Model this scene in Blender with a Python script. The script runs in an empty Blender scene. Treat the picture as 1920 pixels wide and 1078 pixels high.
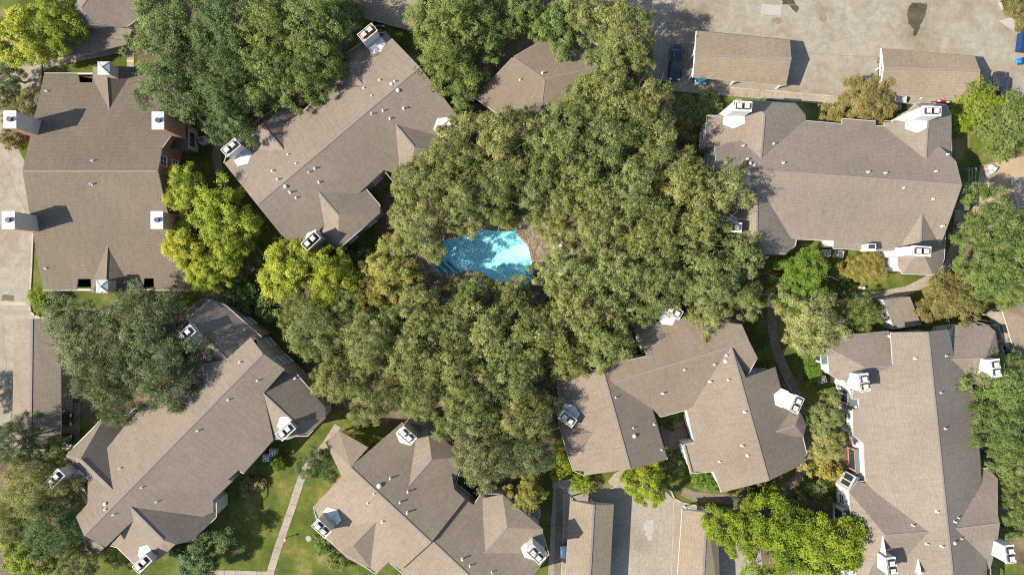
import bpy, bmesh, math, random
import numpy as np
from mathutils import Vector, Matrix

# ------------------------------------------------------------------ scene, camera, light
scene = bpy.context.scene
COL = scene.collection
H, F, CX, CY = 91.0, 1280.0, 960.0, 539.0      # drone altitude (m), focal length in photo pixels, principal point

cam = bpy.data.cameras.new("camera")
cam.lens, cam.sensor_width = 24.0, 36.0
cam.clip_start, cam.clip_end = 1.0, 4000.0
cam_o = bpy.data.objects.new("camera", cam)
cam_o.location = (0, 0, H)
COL.objects.link(cam_o)
scene.camera = cam_o

SUN_EL = math.radians(41.0)
SUN_AZ = (0.963, 0.27)                          # horizontal direction the light travels
world = bpy.data.worlds.new("World")
scene.world = world
world.use_nodes = True
wn = world.node_tree.nodes
sky = wn.new("ShaderNodeTexSky")
sky.sky_type = 'NISHITA'
sky.sun_disc = False
sky.sun_elevation = SUN_EL
sky.sun_rotation = math.atan2(-SUN_AZ[0], -SUN_AZ[1])
wn["Background"].inputs[1].default_value = 0.112
world.node_tree.links.new(sky.outputs[0], wn["Background"].inputs[0])

sun = bpy.data.lights.new("sun", 'SUN')
sun.energy, sun.angle, sun.color = 4.6, math.radians(0.5), (1.0, 0.93, 0.82)
sun_o = bpy.data.objects.new("sun", sun)
d = Vector((SUN_AZ[0] * math.cos(SUN_EL), SUN_AZ[1] * math.cos(SUN_EL), -math.sin(SUN_EL)))
sun_o.rotation_euler = d.to_track_quat('-Z', 'Y').to_euler()
sun_o.location = (-80, -30, 80)
COL.objects.link(sun_o)

vs = scene.view_settings
vs.view_transform, vs.look, vs.exposure, vs.gamma = 'Standard', 'None', 1.03, 1.0
vs.use_curve_mapping = False
scene.cycles.max_bounces = 6
scene.cycles.diffuse_bounces = 3
scene.cycles.transparent_max_bounces = 8
scene.cycles.use_denoising = False
scene.cycles.filter_width = 1.15
random.seed(7)
rng = np.random.default_rng(11)

# ------------------------------------------------------------------ helpers
ZSH = 0.0                                        # height correction while a house is being laid out
def P0(x, y, z=0.0):
    s = (H - z) / F
    return Vector(((x - CX) * s, (CY - y) * s, z))
def P(x, y, z=0.0):
    if z > 0: z += ZSH
    s = (H - z) / F
    return Vector(((x - CX) * s, (CY - y) * s, z))

class Plane:
    def __init__(self, a, b, c):
        self.o = a
        n = (b - a).cross(c - a)
        self.n = n.normalized()
        if self.n.z < 0: self.n = -self.n
    def at(self, x, y):                          # where the sight line of photo pixel x,y meets this roof plane
        o = Vector((0, 0, H)); dr = P(x, y, 0) - o
        t = (self.o - o).dot(self.n) / dr.dot(self.n)
        return o + dr * t

def slope_plane(a, b, slope, toward):
    """plane through the level line a-b falling with the slope towards the point toward"""
    e = (b - a); e.z = 0; e.normalize()
    nrm = Vector((-e.y, e.x, 0))
    if (toward - a).dot(nrm) < 0: nrm = -nrm
    return Plane(a, b, a + nrm - Vector((0, 0, slope)))

def tag(o, label=None, cat=None, group=None, kind=None):
    if label: o["label"] = label
    if cat: o["category"] = cat
    if group: o["group"] = group
    if kind: o["kind"] = kind
    return o

def link(o, parent=None):
    COL.objects.link(o)
    if parent is not None: o.parent = parent
    return o

def empty(name, loc, rz=0.0):
    o = bpy.data.objects.new(name, None)
    o.empty_display_size = 0.5
    o.location = loc; o.rotation_euler = (0, 0, rz)
    return link(o)

def mesh_obj(name, verts, faces, mats, parent=None, fm=None, smooth=False, local=True):
    """verts in world space unless the parent sits elsewhere and local is False"""
    me = bpy.data.meshes.new(name)
    if parent is not None and not local:
        off = parent.location
        verts = [Vector(v) - off for v in verts]
    me.from_pydata([tuple(v) for v in verts], [], faces)
    for m in (mats if isinstance(mats, (list, tuple)) else [mats]): me.materials.append(m)
    if fm:
        for p, i in zip(me.polygons, fm): p.material_index = i
    if smooth:
        for p in me.polygons: p.use_smooth = True
    me.update()
    o = bpy.data.objects.new(name, me)
    return link(o, parent)

class MB:
    """collects shapes into one mesh"""
    def __init__(self): self.v, self.f, self.m = [], [], []
    def poly(self, pts, m=0):
        k = len(self.v); self.v += [Vector(p) for p in pts]
        self.f.append(list(range(k, k + len(pts)))); self.m.append(m)
    def box(self, c, s, m=0, rz=0.0, taper=1.0):
        c = Vector(c); hx, hy, hz = s[0] / 2, s[1] / 2, s[2] / 2
        k = len(self.v); R = Matrix.Rotation(rz, 3, 'Z')
        for sz, t in ((-1, 1.0), (1, taper)):
            for sx, sy in ((-1, -1), (1, -1), (1, 1), (-1, 1)):
                self.v.append(c + R @ Vector((sx * hx * t, sy * hy * t, sz * hz)))
        for q in ((3, 2, 1, 0), (4, 5, 6, 7), (0, 1, 5, 4), (1, 2, 6, 5), (2, 3, 7, 6), (3, 0, 4, 7)):
            self.f.append([k + i for i in q]); self.m.append(m)
    def beam(self, a, b, w, h, m=0):
        a, b = Vector(a), Vector(b); e = (b - a).normalized()
        up = Vector((0, 0, 1)) if abs(e.z) < 0.95 else Vector((1, 0, 0))
        s = e.cross(up).normalized(); u = s.cross(e)
        k = len(self.v)
        for p in (a, b):
            for i, j in ((-1, -1), (1, -1), (1, 1), (-1, 1)):
                self.v.append(p + s * (i * w / 2) + u * (j * h / 2))
        for q in ((0, 1, 2, 3), (7, 6, 5, 4), (4, 5, 1, 0), (5, 6, 2, 1), (6, 7, 3, 2), (7, 4, 0, 3)):
            self.f.append([k + i for i in q]); self.m.append(m)
    def tube(self, a, b, r0, r1, n=8, m=0, cap=True):
        a, b = Vector(a), Vector(b); e = (b - a).normalized()
        up = Vector((0, 0, 1)) if abs(e.z) < 0.9 else Vector((1, 0, 0))
        s = e.cross(up).normalized(); u = s.cross(e); k = len(self.v)
        for p, r in ((a, r0), (b, r1)):
            for i in range(n):
                t = 2 * math.pi * i / n
                self.v.append(p + (s * math.cos(t) + u * math.sin(t)) * r)
        for i in range(n):
            j = (i + 1) % n
            self.f.append([k + j, k + i, k + n + i, k + n + j]); self.m.append(m)
        if cap:
            self.f.append([k + n + i for i in range(n)][::-1]); self.m.append(m)
            self.f.append([k + i for i in range(n)]); self.m.append(m)
    def prism(self, pts, z0, z1, m=0, mside=None):
        if area2(pts) < 0: pts = pts[::-1]
        n = len(pts); k = len(self.v)
        self.v += [Vector((p[0], p[1], z0)) for p in pts] + [Vector((p[0], p[1], z1)) for p in pts]
        self.f.append([k + n + i for i in range(n)]); self.m.append(m)
        for i in range(n):
            j = (i + 1) % n
            self.f.append([k + i, k + j, k + n + j, k + n + i]); self.m.append(m if mside is None else mside)
    def build(self, name, mats, parent=None, smooth=False):
        off = Vector((0, 0, 0))
        return mesh_obj(name, self.v, self.f, mats, parent, self.m, smooth)

def area2(p):
    return sum(p[i][0] * p[(i + 1) % len(p)][1] - p[(i + 1) % len(p)][0] * p[i][1] for i in range(len(p)))

# ------------------------------------------------------------------ materials
def newmat(name):
    m = bpy.data.materials.new(name); m.use_nodes = True
    nt = m.node_tree; b = nt.nodes["Principled BSDF"]
    return m, nt, b

def N(nt, t, **kw):
    n = nt.nodes.new(t)
    for k, v in kw.items():
        if k.startswith("i_"):
            n.inputs[k[2:].replace("_", " ")].default_value = v
        else: setattr(n, k, v)
    return n

def ramp(nt, fac, stops):
    r = nt.nodes.new("ShaderNodeValToRGB")
    el = r.color_ramp.elements
    while len(el) < len(stops): el.new(0.5)
    for e, (p, c) in zip(el, stops):
        e.position = p; e.color = (*c, 1) if len(c) == 3 else c
    nt.links.new(fac, r.inputs[0])
    return r

def mixc(nt, a, b, fac, mode='MIX'):
    m = nt.nodes.new("ShaderNodeMix"); m.data_type = 'RGBA'; m.blend_type = mode
    for s, v in ((m.inputs[0], fac), (m.inputs[6], a), (m.inputs[7], b)):
        if hasattr(v, "is_linked") or hasattr(v, "links"): nt.links.new(v, s)
        elif isinstance(v, (tuple, list)): s.default_value = (*v, 1) if len(v) == 3 else v
        else: s.default_value = v
    return m.outputs[2]

def bump(nt, b, h, strength=0.4, dist=0.02):
    bn = nt.nodes.new("ShaderNodeBump"); bn.inputs["Strength"].default_value = strength
    bn.inputs["Distance"].default_value = dist
    nt.links.new(h, bn.inputs["Height"]); nt.links.new(bn.outputs[0], b.inputs["Normal"])

def pos(nt): return nt.nodes.new("ShaderNodeNewGeometry").outputs["Position"]

def noise(nt, vec, scale, detail=6.0, rough=0.6):
    n = N(nt, "ShaderNodeTexNoise", i_Scale=scale, i_Detail=detail, i_Roughness=rough)
    nt.links.new(vec, n.inputs["Vector"])
    return n.outputs["Fac"]

def plain(name, col, rough=0.6, metal=0.0, var=0.06, scale=3.0):
    m, nt, b = newmat(name)
    f = noise(nt, pos(nt), scale)
    lo = tuple(max(0, c * (1 - var * 2)) for c in col); hi = tuple(min(1, c * (1 + var)) for c in col)
    r = ramp(nt, f, [(0.3, lo), (0.7, hi)])
    nt.links.new(r.outputs[0], b.inputs["Base Color"])
    b.inputs["Roughness"].default_value = rough; b.inputs["Metallic"].default_value = metal
    return m

def shingle(name, base):
    m, nt, b = newmat(name)
    uv = nt.nodes.new("ShaderNodeUVMap").outputs[0]
    br = N(nt, "ShaderNodeTexBrick", i_Scale=1.0)
    br.offset = 0.5
    br.inputs["Brick Width"].default_value = 0.42
    br.inputs["Row Height"].default_value = 0.19
    br.inputs["Mortar Size"].default_value = 0.022
    br.inputs["Mortar Smooth"].default_value = 0.4
    br.inputs["Bias"].default_value = 0.0
    nt.links.new(uv, br.inputs["Vector"])
    c = base
    br.inputs["Color1"].default_value = (c[0] * 0.92, c[1] * 0.92, c[2] * 0.92, 1)
    br.inputs["Color2"].default_value = (c[0] * 1.08, c[1] * 1.08, c[2] * 1.07, 1)
    br.inputs["Mortar"].default_value = (c[0] * 0.72, c[1] * 0.71, c[2] * 0.70, 1)
    p = pos(nt)
    big = ramp(nt, noise(nt, p, 0.11, 4), [(0.3, (0.88, 0.87, 0.86)), (0.7, (1.10, 1.095, 1.08))])
    mp = N(nt, "ShaderNodeMapping"); mp.inputs["Scale"].default_value = (3.0, 0.35, 1)
    nt.links.new(uv, mp.inputs[0])
    streak = ramp(nt, noise(nt, mp.outputs[0], 1.2, 6, 0.65), [(0.30, (0.86, 0.85, 0.84)), (0.48, (1.0, 1.0, 0.99)), (0.72, (1.09, 1.08, 1.07))])
    gr = ramp(nt, noise(nt, p, 9.0, 3, 0.8), [(0.3, (0.86, 0.86, 0.86)), (0.7, (1.13, 1.13, 1.13))])
    oi = nt.nodes.new("ShaderNodeObjectInfo")
    tint = ramp(nt, oi.outputs["Random"], [(0.0, (0.93, 0.93, 0.95)), (1.0, (1.05, 1.04, 1.0))])
    col = mixc(nt, br.outputs[0], big.outputs[0], 1.0, 'MULTIPLY')
    col = mixc(nt, col, tint.outputs[0], 1.0, 'MULTIPLY')
    col = mixc(nt, col, streak.outputs[0], 1.0, 'MULTIPLY')
    col = mixc(nt, col, gr.outputs[0], 1.0, 'MULTIPLY')
    nt.links.new(col, b.inputs["Base Color"])
    b.inputs["Roughness"].default_value = 0.92
    b.inputs["Specular IOR Level"].default_value = 0.25
    bump(nt, b, br.outputs["Fac"], -0.6, 0.02)
    return m

def brick(name):
    m, nt, b = newmat(name)
    p = pos(nt)
    sx = nt.nodes.new("ShaderNodeSeparateXYZ"); nt.links.new(p, sx.inputs[0])
    add = N(nt, "ShaderNodeMath", operation='ADD'); nt.links.new(sx.outputs[0], add.inputs[0]); nt.links.new(sx.outputs[1], add.inputs[1])
    cb = nt.nodes.new("ShaderNodeCombineXYZ"); nt.links.new(add.outputs[0], cb.inputs[0]); nt.links.new(sx.outputs[2], cb.inputs[1])
    br = N(nt, "ShaderNodeTexBrick", i_Scale=1.0)
    br.inputs["Brick Width"].default_value = 0.22; br.inputs["Row Height"].default_value = 0.075
    br.inputs["Mortar Size"].default_value = 0.01
    br.inputs["Color1"].default_value = (0.30, 0.115, 0.05, 1); br.inputs["Color2"].default_value = (0.42, 0.18, 0.08, 1)
    br.inputs["Mortar"].default_value = (0.36, 0.28, 0.2, 1)
    nt.links.new(cb.outputs[0], br.inputs["Vector"])
    v = ramp(nt, noise(nt, p, 1.3), [(0.3, (0.8, 0.78, 0.76)), (0.7, (1.1, 1.1, 1.1))])
    nt.links.new(mixc(nt, br.outputs[0], v.outputs[0], 1.0, 'MULTIPLY'), b.inputs["Base Color"])
    b.inputs["Roughness"].default_value = 0.85
    bump(nt, b, br.outputs["Fac"], -0.4, 0.01)
    return m

def siding(name, col, rough=0.55):
    m, nt, b = newmat(name)
    p = pos(nt)
    w = N(nt, "ShaderNodeTexWave", wave_type='BANDS', bands_direction='Z', wave_profile='SAW', i_Scale=1.6)
    nt.links.new(p, w.inputs["Vector"])
    v = ramp(nt, noise(nt, p, 0.9), [(0.3, tuple(c * 0.84 for c in col)), (0.7, tuple(min(1, c * 1.05) for c in col))])
    nt.links.new(v.outputs[0], b.inputs["Base Color"])
    b.inputs["Roughness"].default_value = rough
    bump(nt, b, w.outputs["Fac"], 0.5, 0.02)
    return m

def ground_mat(name, stops, s1, s2=None, bumps=0.3, rough=0.95):
    m, nt, b = newmat(name)
    p = pos(nt)
    a = noise(nt, p, s1, 8, 0.62)
    r = ramp(nt, a, stops)
    f = ramp(nt, noise(nt, p, s2 or 6.0, 5, 0.75), [(0.25, (0.72, 0.72, 0.72)), (0.75, (1.22, 1.22, 1.22))])
    nt.links.new(mixc(nt, r.outputs[0], f.outputs[0], 1.0, 'MULTIPLY'), b.inputs["Base Color"])
    b.inputs["Roughness"].default_value = rough
    b.inputs["Specular IOR Level"].default_value = 0.2
    bump(nt, b, noise(nt, p, 14.0, 4, 0.8), bumps, 0.05)
    return m

def leafmat(name, stops, trans=0.34, rough=0.5):
    m, nt, b = newmat(name)
    at = N(nt, "ShaderNodeAttribute", attribute_name="tone")
    oi = nt.nodes.new("ShaderNodeObjectInfo")
    ad = N(nt, "ShaderNodeMath", operation='MULTIPLY_ADD'); ad.inputs[1].default_value = 0.26
    nt.links.new(oi.outputs["Random"], ad.inputs[0]); nt.links.new(at.outputs["Fac"], ad.inputs[2])
    r = ramp(nt, ad.outputs[0], stops)
    # every tree has its own cast: some greener, some drier
    fx = N(nt, "ShaderNodeMath", operation='FRACT'); m7 = N(nt, "ShaderNodeMath", operation='MULTIPLY'); m7.inputs[1].default_value = 7.31
    nt.links.new(oi.outputs["Random"], m7.inputs[0]); nt.links.new(m7.outputs[0], fx.inputs[0])
    cast = ramp(nt, fx.outputs[0], [(0.0, (0.86, 0.96, 0.90)), (0.5, (1.0, 1.0, 0.98)), (1.0, (1.08, 1.01, 0.90))])
    class _O: pass
    r2 = mixc(nt, r.outputs[0], cast.outputs[0], 1.0, 'MULTIPLY')
    r = _O(); r.outputs = [r2]
    nt.links.new(r.outputs[0], b.inputs["Base Color"])
    b.inputs["Roughness"].default_value = rough
    b.inputs["Specular IOR Level"].default_value = 0.35
    tr = nt.nodes.new("ShaderNodeBsdfTranslucent")
    tc = mixc(nt, r.outputs[0], (1.15, 1.2, 0.5), 1.0, 'MULTIPLY')
    nt.links.new(tc, tr.inputs[0])
    mx = nt.nodes.new("ShaderNodeMixShader"); mx.inputs[0].default_value = trans
    nt.links.new(b.outputs[0], mx.inputs[1]); nt.links.new(tr.outputs[0], mx.inputs[2])
    nt.links.new(mx.outputs[0], nt.nodes["Material Output"].inputs[0])
    return m

M = {}
M['roof_a'] = shingle('shingle_brown', (0.142, 0.117, 0.093))
M['roof_b'] = shingle('shingle_taupe', (0.202, 0.166, 0.133))
M['roof_d'] = shingle('shingle_grey_brown', (0.203, 0.170, 0.138))
M['roof_g'] = shingle('shingle_rosy', (0.183, 0.148, 0.117))
M['roof_p'] = shingle('shingle_tan', (0.223, 0.181, 0.134))
M['ridge'] = plain('ridge_cap_shingle', (0.187, 0.157, 0.136), 0.95, scale=4)
M['soffit'] = plain('soffit_paint', (0.42, 0.39, 0.35), 0.7)
M['gutter'] = plain('gutter_paint', (0.44, 0.41, 0.36), 0.45)
M['brick'] = brick('red_brick')
M['white'] = siding('white_siding', (0.56, 0.555, 0.53))
M['cream'] = siding('cream_siding', (0.50, 0.46, 0.37))
M['grey'] = siding('grey_siding', (0.36, 0.36, 0.35))
M['metal_white'] = plain('white_sheet_metal', (0.58, 0.575, 0.55), 0.5, 0.0, 0.12, 1.5)
M['metal_tray'] = plain('galvanised_tray', (0.42, 0.41, 0.38), 0.5, 0.0, 0.18, 2.2)
M['rust'] = ground_mat('rusty_tray', [(0.35, (0.62, 0.58, 0.52)), (0.5, (0.4, 0.17, 0.06)), (0.7, (0.28, 0.1, 0.03))], 1.6, 8, 0.1, 0.6)
M['flue_dark'] = plain('flue_dark', (0.035, 0.036, 0.04), 0.5)
M['flue_cap'] = plain('flue_cap', (0.52, 0.46, 0.37), 0.55, 0.0, 0.12, 4)
M['vent'] = plain('vent_white', (0.55, 0.53, 0.48), 0.55, var=0.15)
M['glass'] = plain('window_glass', (0.03, 0.04, 0.05), 0.06)
M['frame'] = plain('window_frame', (0.68, 0.72, 0.72), 0.4)
M['teal'] = plain('teal_trim', (0.10, 0.135, 0.135), 0.5)
M['dark_metal'] = plain('dark_metal', (0.03, 0.03, 0.032), 0.4)
M['ac'] = plain('ac_casing', (0.52, 0.52, 0.50), 0.45)
M['timber_white'] = plain('white_timber', (0.72, 0.69, 0.62), 0.6)
M['panel'] = siding('stained_panel', (0.52, 0.47, 0.41))
M['timber_grey'] = plain('grey_timber', (0.24, 0.21, 0.18), 0.8, var=0.15)
M['bark'] = ground_mat('bark', [(0.3, (0.09, 0.072, 0.055)), (0.7, (0.27, 0.235, 0.19))], 2.0, 9, 0.6)
M['lawn'] = ground_mat('lawn_grass', [(0.30, (0.075, 0.060, 0.032)), (0.39, (0.052, 0.068, 0.014)), (0.50, (0.080, 0.103, 0.016)), (0.58, (0.125, 0.126, 0.028)), (0.67, (0.225, 0.170, 0.081))], 0.24, 4.5, 0.9)
M['soil'] = ground_mat('soil_and_litter', [(0.3, (0.07, 0.05, 0.034)), (0.5, (0.13, 0.095, 0.06)), (0.7, (0.21, 0.155, 0.095))], 0.4, 5.0, 0.8)
M['sand'] = ground_mat('sand', [(0.3, (0.293, 0.213, 0.127)), (0.7, (0.373, 0.286, 0.180))], 0.4, 7.0, 0.4)
M['concrete_lot'] = ground_mat('parking_concrete', [(0.25, (0.145, 0.114, 0.075)), (0.39, (0.215, 0.181, 0.132)), (0.50, (0.258, 0.232, 0.184)), (0.60, (0.225, 0.193, 0.144)), (0.76, (0.320, 0.269, 0.197))], 0.10, 1.1, 0.12, 0.85)
M['concrete_old'] = ground_mat('old_parking_concrete', [(0.25, (0.174, 0.149, 0.117)), (0.45, (0.251, 0.217, 0.170)), (0.6, (0.272, 0.246, 0.197)), (0.8, (0.334, 0.283, 0.212))], 0.14, 2.2, 0.12, 0.85)
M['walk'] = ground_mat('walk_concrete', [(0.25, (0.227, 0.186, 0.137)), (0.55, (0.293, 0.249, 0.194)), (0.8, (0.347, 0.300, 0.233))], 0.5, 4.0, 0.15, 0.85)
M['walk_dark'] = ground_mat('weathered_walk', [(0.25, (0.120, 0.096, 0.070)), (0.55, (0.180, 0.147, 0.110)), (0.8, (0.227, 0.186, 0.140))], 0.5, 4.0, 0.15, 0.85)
M['kerb'] = ground_mat('kerb_concrete', [(0.3, (0.293, 0.247, 0.180)), (0.7, (0.400, 0.347, 0.266))], 0.7, 5.0, 0.15, 0.85)
M['deck'] = ground_mat('pool_deck', [(0.3, (0.135, 0.116, 0.083)), (0.5, (0.217, 0.199, 0.144)), (0.75, (0.325, 0.320, 0.243))], 0.9, 4.0, 0.2, 0.85)
M['coping'] = ground_mat('pool_coping', [(0.3, (0.24, 0.165, 0.115)), (0.7, (0.36, 0.26, 0.19))], 1.2, 6.0, 0.2, 0.8)
M['plaster'] = ground_mat('pool_plaster', [(0.3, (0.70, 0.88, 0.92)), (0.7, (0.80, 0.93, 0.95))], 0.4, 2.0, 0.05, 0.6)
M['oil'] = ground_mat('oil_stain', [(0.3, (0.045, 0.036, 0.022)), (0.7, (0.095, 0.078, 0.05))], 0.9, 5.0, 0.1, 0.6)
M['rust_stain'] = ground_mat('rust_stain', [(0.3, (0.17, 0.115, 0.06)), (0.7, (0.225, 0.185, 0.135))], 1.8, 5.0, 0.1, 0.8)
M['patch'] = ground_mat('concrete_patch', [(0.3, (0.293, 0.273, 0.239)), (0.7, (0.333, 0.306, 0.266))], 0.5, 5.0, 0.1, 0.85)
M['joint'] = plain('joint_filler', (0.20, 0.17, 0.135), 0.9)
M['yellow'] = plain('yellow_paint', (0.62, 0.42, 0.08), 0.7, var=0.15)
M['timber'] = plain('edging_timber', (0.20, 0.13, 0.08), 0.85, var=0.2)
M['litter'] = plain('fallen_leaves', (0.288, 0.152, 0.085), 0.8, var=0.4, scale=7)
M['plastic_white'] = plain('white_plastic', (0.76, 0.75, 0.72), 0.4)
M['plastic_grey'] = plain('grey_plastic', (0.30, 0.30, 0.31), 0.45)
M['bin_blue'] = plain('bright_blue_plastic', (0.012, 0.16, 0.46), 0.45)
M['skip_blue'] = plain('blue_steel', (0.008, 0.034, 0.12), 0.5, var=0.15)
M['tyre'] = plain('tyre_rubber', (0.02, 0.02, 0.02), 0.85)
M['rim'] = plain('wheel_rim', (0.5, 0.5, 0.52), 0.3, 0.8)
M['lamp_clear'] = plain('headlamp', (0.75, 0.77, 0.8), 0.1)
M['lamp_red'] = plain('tail_lamp', (0.45, 0.02, 0.02), 0.2)
def paint(name, col):
    m = plain(name, col, 0.25, 0.25, 0.02)
    m.node_tree.nodes["Principled BSDF"].inputs["Coat Weight"].default_value = 0.8
    return m
M['p_black'] = paint('black_car_paint', (0.012, 0.014, 0.02))
M['p_blue'] = paint('blue_car_paint', (0.05, 0.16, 0.26))
M['p_silver'] = paint('silver_car_paint', (0.55, 0.56, 0.57))
M['p_red'] = paint('red_car_paint', (0.35, 0.012, 0.015))
M['p_pale'] = paint('pale_blue_car_paint', (0.38, 0.52, 0.66))
M['p_dark'] = paint('dark_grey_car_paint', (0.03, 0.034, 0.042))

def water_mat():
    m, nt, b = newmat('pool_water')
    t = nt.nodes.new("ShaderNodeBsdfTransparent"); t.inputs[0].default_value = (0.64, 0.94, 0.985, 1)
    g = nt.nodes.new("ShaderNodeBsdfGlossy"); g.inputs["Roughness"].default_value = 0.03
    fr = nt.nodes.new("ShaderNodeFresnel"); fr.inputs[0].default_value = 1.33
    p = pos(nt)
    bn = nt.nodes.new("ShaderNodeBump"); bn.inputs["Strength"].default_value = 0.12; bn.inputs["Distance"].default_value = 0.05
    nt.links.new(noise(nt, p, 2.6, 3, 0.5), bn.inputs["Height"])
    nt.links.new(bn.outputs[0], g.inputs["Normal"]); nt.links.new(bn.outputs[0], fr.inputs["Normal"])
    mx = nt.nodes.new("ShaderNodeMixShader")
    bk = nt.nodes.new("ShaderNodeNewGeometry"); iv = N(nt, "ShaderNodeMath", operation='SUBTRACT'); iv.inputs[0].default_value = 1.0
    nt.links.new(bk.outputs["Backfacing"], iv.inputs[1])
    ml = N(nt, "ShaderNodeMath", operation='MULTIPLY'); nt.links.new(fr.outputs[0], ml.inputs[0]); nt.links.new(iv.outputs[0], ml.inputs[1])
    nt.links.new(ml.outputs[0], mx.inputs[0]); nt.links.new(t.outputs[0], mx.inputs[1]); nt.links.new(g.outputs[0], mx.inputs[2])
    nt.links.new(mx.outputs[0], nt.nodes["Material Output"].inputs[0])
    return m
M['water'] = water_mat()

# foliage colours: (tone) dark .. light
M['leaf_oak'] = leafmat('oak_leaves_olive', [(0.0, (0.092, 0.117, 0.032)), (0.45, (0.207, 0.230, 0.068)), (0.85, (0.340, 0.338, 0.124)), (1.0, (0.460, 0.414, 0.202))], 0.3)
M['leaf_dark'] = leafmat('oak_leaves_dark', [(0.0, (0.061, 0.098, 0.033)), (0.5, (0.118, 0.171, 0.052)), (1.0, (0.219, 0.275, 0.084))])
M['leaf_green'] = leafmat('green_leaves', [(0.0, (0.081, 0.119, 0.029)), (0.5, (0.162, 0.219, 0.052)), (1.0, (0.295, 0.341, 0.103))])
M['leaf_yellow'] = leafmat('yellow_green_leaves', [(0.0, (0.138, 0.176, 0.018)), (0.5, (0.308, 0.348, 0.032)), (1.0, (0.552, 0.516, 0.065))])
M['leaf_lime'] = leafmat('lime_leaves', [(0.0, (0.092, 0.141, 0.011)), (0.5, (0.204, 0.270, 0.016)), (1.0, (0.368, 0.392, 0.032))], 0.35)
M['leaf_grey'] = leafmat('grey_green_leaves', [(0.0, (0.063, 0.087, 0.036)), (0.5, (0.130, 0.163, 0.068)), (1.0, (0.252, 0.274, 0.137))], 0.3)
M['leaf_sage'] = leafmat('sage_olive_leaves', [(0.0, (0.085, 0.100, 0.040)), (0.5, (0.185, 0.200, 0.086)), (1.0, (0.35, 0.35, 0.18))], 0.3)
M['leaf_gold'] = leafmat('golden_olive_leaves', [(0.0, (0.153, 0.137, 0.037)), (0.5, (0.315, 0.282, 0.069)), (1.0, (0.497, 0.432, 0.121))])
M['leaf_brown'] = leafmat('brownish_olive_leaves', [(0.0, (0.105, 0.095, 0.032)), (0.5, (0.225, 0.200, 0.066)), (1.0, (0.37, 0.325, 0.125))])
M['leaf_hedge'] = leafmat('hedge_leaves', [(0.0, (0.061, 0.115, 0.013)), (0.5, (0.135, 0.222, 0.022)), (1.0, (0.243, 0.324, 0.048))])

# ------------------------------------------------------------------ ground, roads, paths
def gp(pts, z=0.0): return [P(x, y, 0.0) + Vector((0, 0, z)) for x, y in pts]

def smooth_poly(pts, it=2):
    for _ in range(it):
        q = []
        for i in range(len(pts)):
            a, b = pts[i], pts[(i + 1) % len(pts)]
            q += [(a[0] * .75 + b[0] * .25, a[1] * .75 + b[1] * .25), (a[0] * .25 + b[0] * .75, a[1] * .25 + b[1] * .75)]
        pts = q
    return pts

def sheet(name, pts, z, mat, parent=None, kind='structure'):
    mb = MB(); q = gp(pts, z)
    if area2(q) < 0: q = q[::-1]
    mb.poly(q)
    o = mb.build(name, mat, parent)
    if parent is None: tag(o, kind=kind)
    return o

G = 400.0
pool_px = [(805, 491), (815, 482), (827, 474), (830, 462), (833, 450), (848, 446), (866, 443), (874, 436), (882, 428), (892, 425), (902, 427),
           (922, 434), (945, 434), (967, 432), (974, 447), (990, 459), (996, 488), (1000, 510), (998, 524), (975, 545), (943, 542),
           (911, 514), (890, 508), (873, 506), (860, 511), (847, 516), (828, 516), (815, 509)]
pool_w = [P(x, y) for x, y in smooth_poly(pool_px, 2)]
if area2(pool_w) < 0: pool_w = pool_w[::-1]

def ground_with_hole():
    bm = bmesh.new()
    outer = [bm.verts.new((x, y, 0)) for x, y in ((-G, -G), (G, -G), (G, G), (-G, G))]
    inner = [bm.verts.new((p.x, p.y, 0)) for p in pool_w]
    es = []
    for ring in (outer, inner):
        for i in range(len(ring)): es.append(bm.edges.new((ring[i], ring[(i + 1) % len(ring)])))
    bmesh.ops.triangle_fill(bm, use_beauty=True, use_dissolve=False, edges=es)
    bm.faces.ensure_lookup_table()
    # triangle_fill may fill the pool opening too: drop those
    def inside(pt):
        c = False; n = len(pool_w)
        for i in range(n):
            a, b = pool_w[i], pool_w[(i + 1) % n]
            if (a.y > pt.y) != (b.y > pt.y) and pt.x < (b.x - a.x) * (pt.y - a.y) / (b.y - a.y) + a.x: c = not c
        return c
    kill = [f for f in bm.faces if inside(f.calc_center_median())]
    bmesh.ops.delete(bm, geom=kill, context='FACES_ONLY')
    for f in bm.faces:
        if f.normal.z < 0: f.normal_flip()
    me = bpy.data.meshes.new("ground"); bm.to_mesh(me); bm.free()
    me.materials.append(M['lawn'])
    o = bpy.data.objects.new("ground", me); link(o); tag(o, kind='structure')
ground_with_hole()

def ring_strip(mb, pts, w, z0, z1, m=0):
    """a kerb-like ring of width w outside a closed ccw polygon"""
    n = len(pts); out = []
    for i in range(n):
        a, b, c = pts[i - 1], pts[i], pts[(i + 1) % n]
        d1 = (b - a).normalized(); d2 = (c - b).normalized(); nn = Vector((d1.y + d2.y, -d1.x - d2.x, 0))
        nn.normalize(); out.append(Vector((b.x, b.y, 0)) + nn * w)
    for i in range(n):
        j = (i + 1) % n
        a, b, c, e = pts[i], pts[j], out[j], out[i]
        t = lambda p, z: Vector((p.x, p.y, z))
        mb.poly([t(a, z1), t(e, z1), t(c, z1), t(b, z1)], m)
        mb.poly([t(e, z0), t(c, z0), t(c, z1), t(e, z1)], m)
        mb.poly([t(a, z1), t(b, z1), t(b, z0), t(a, z0)], m)

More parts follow.
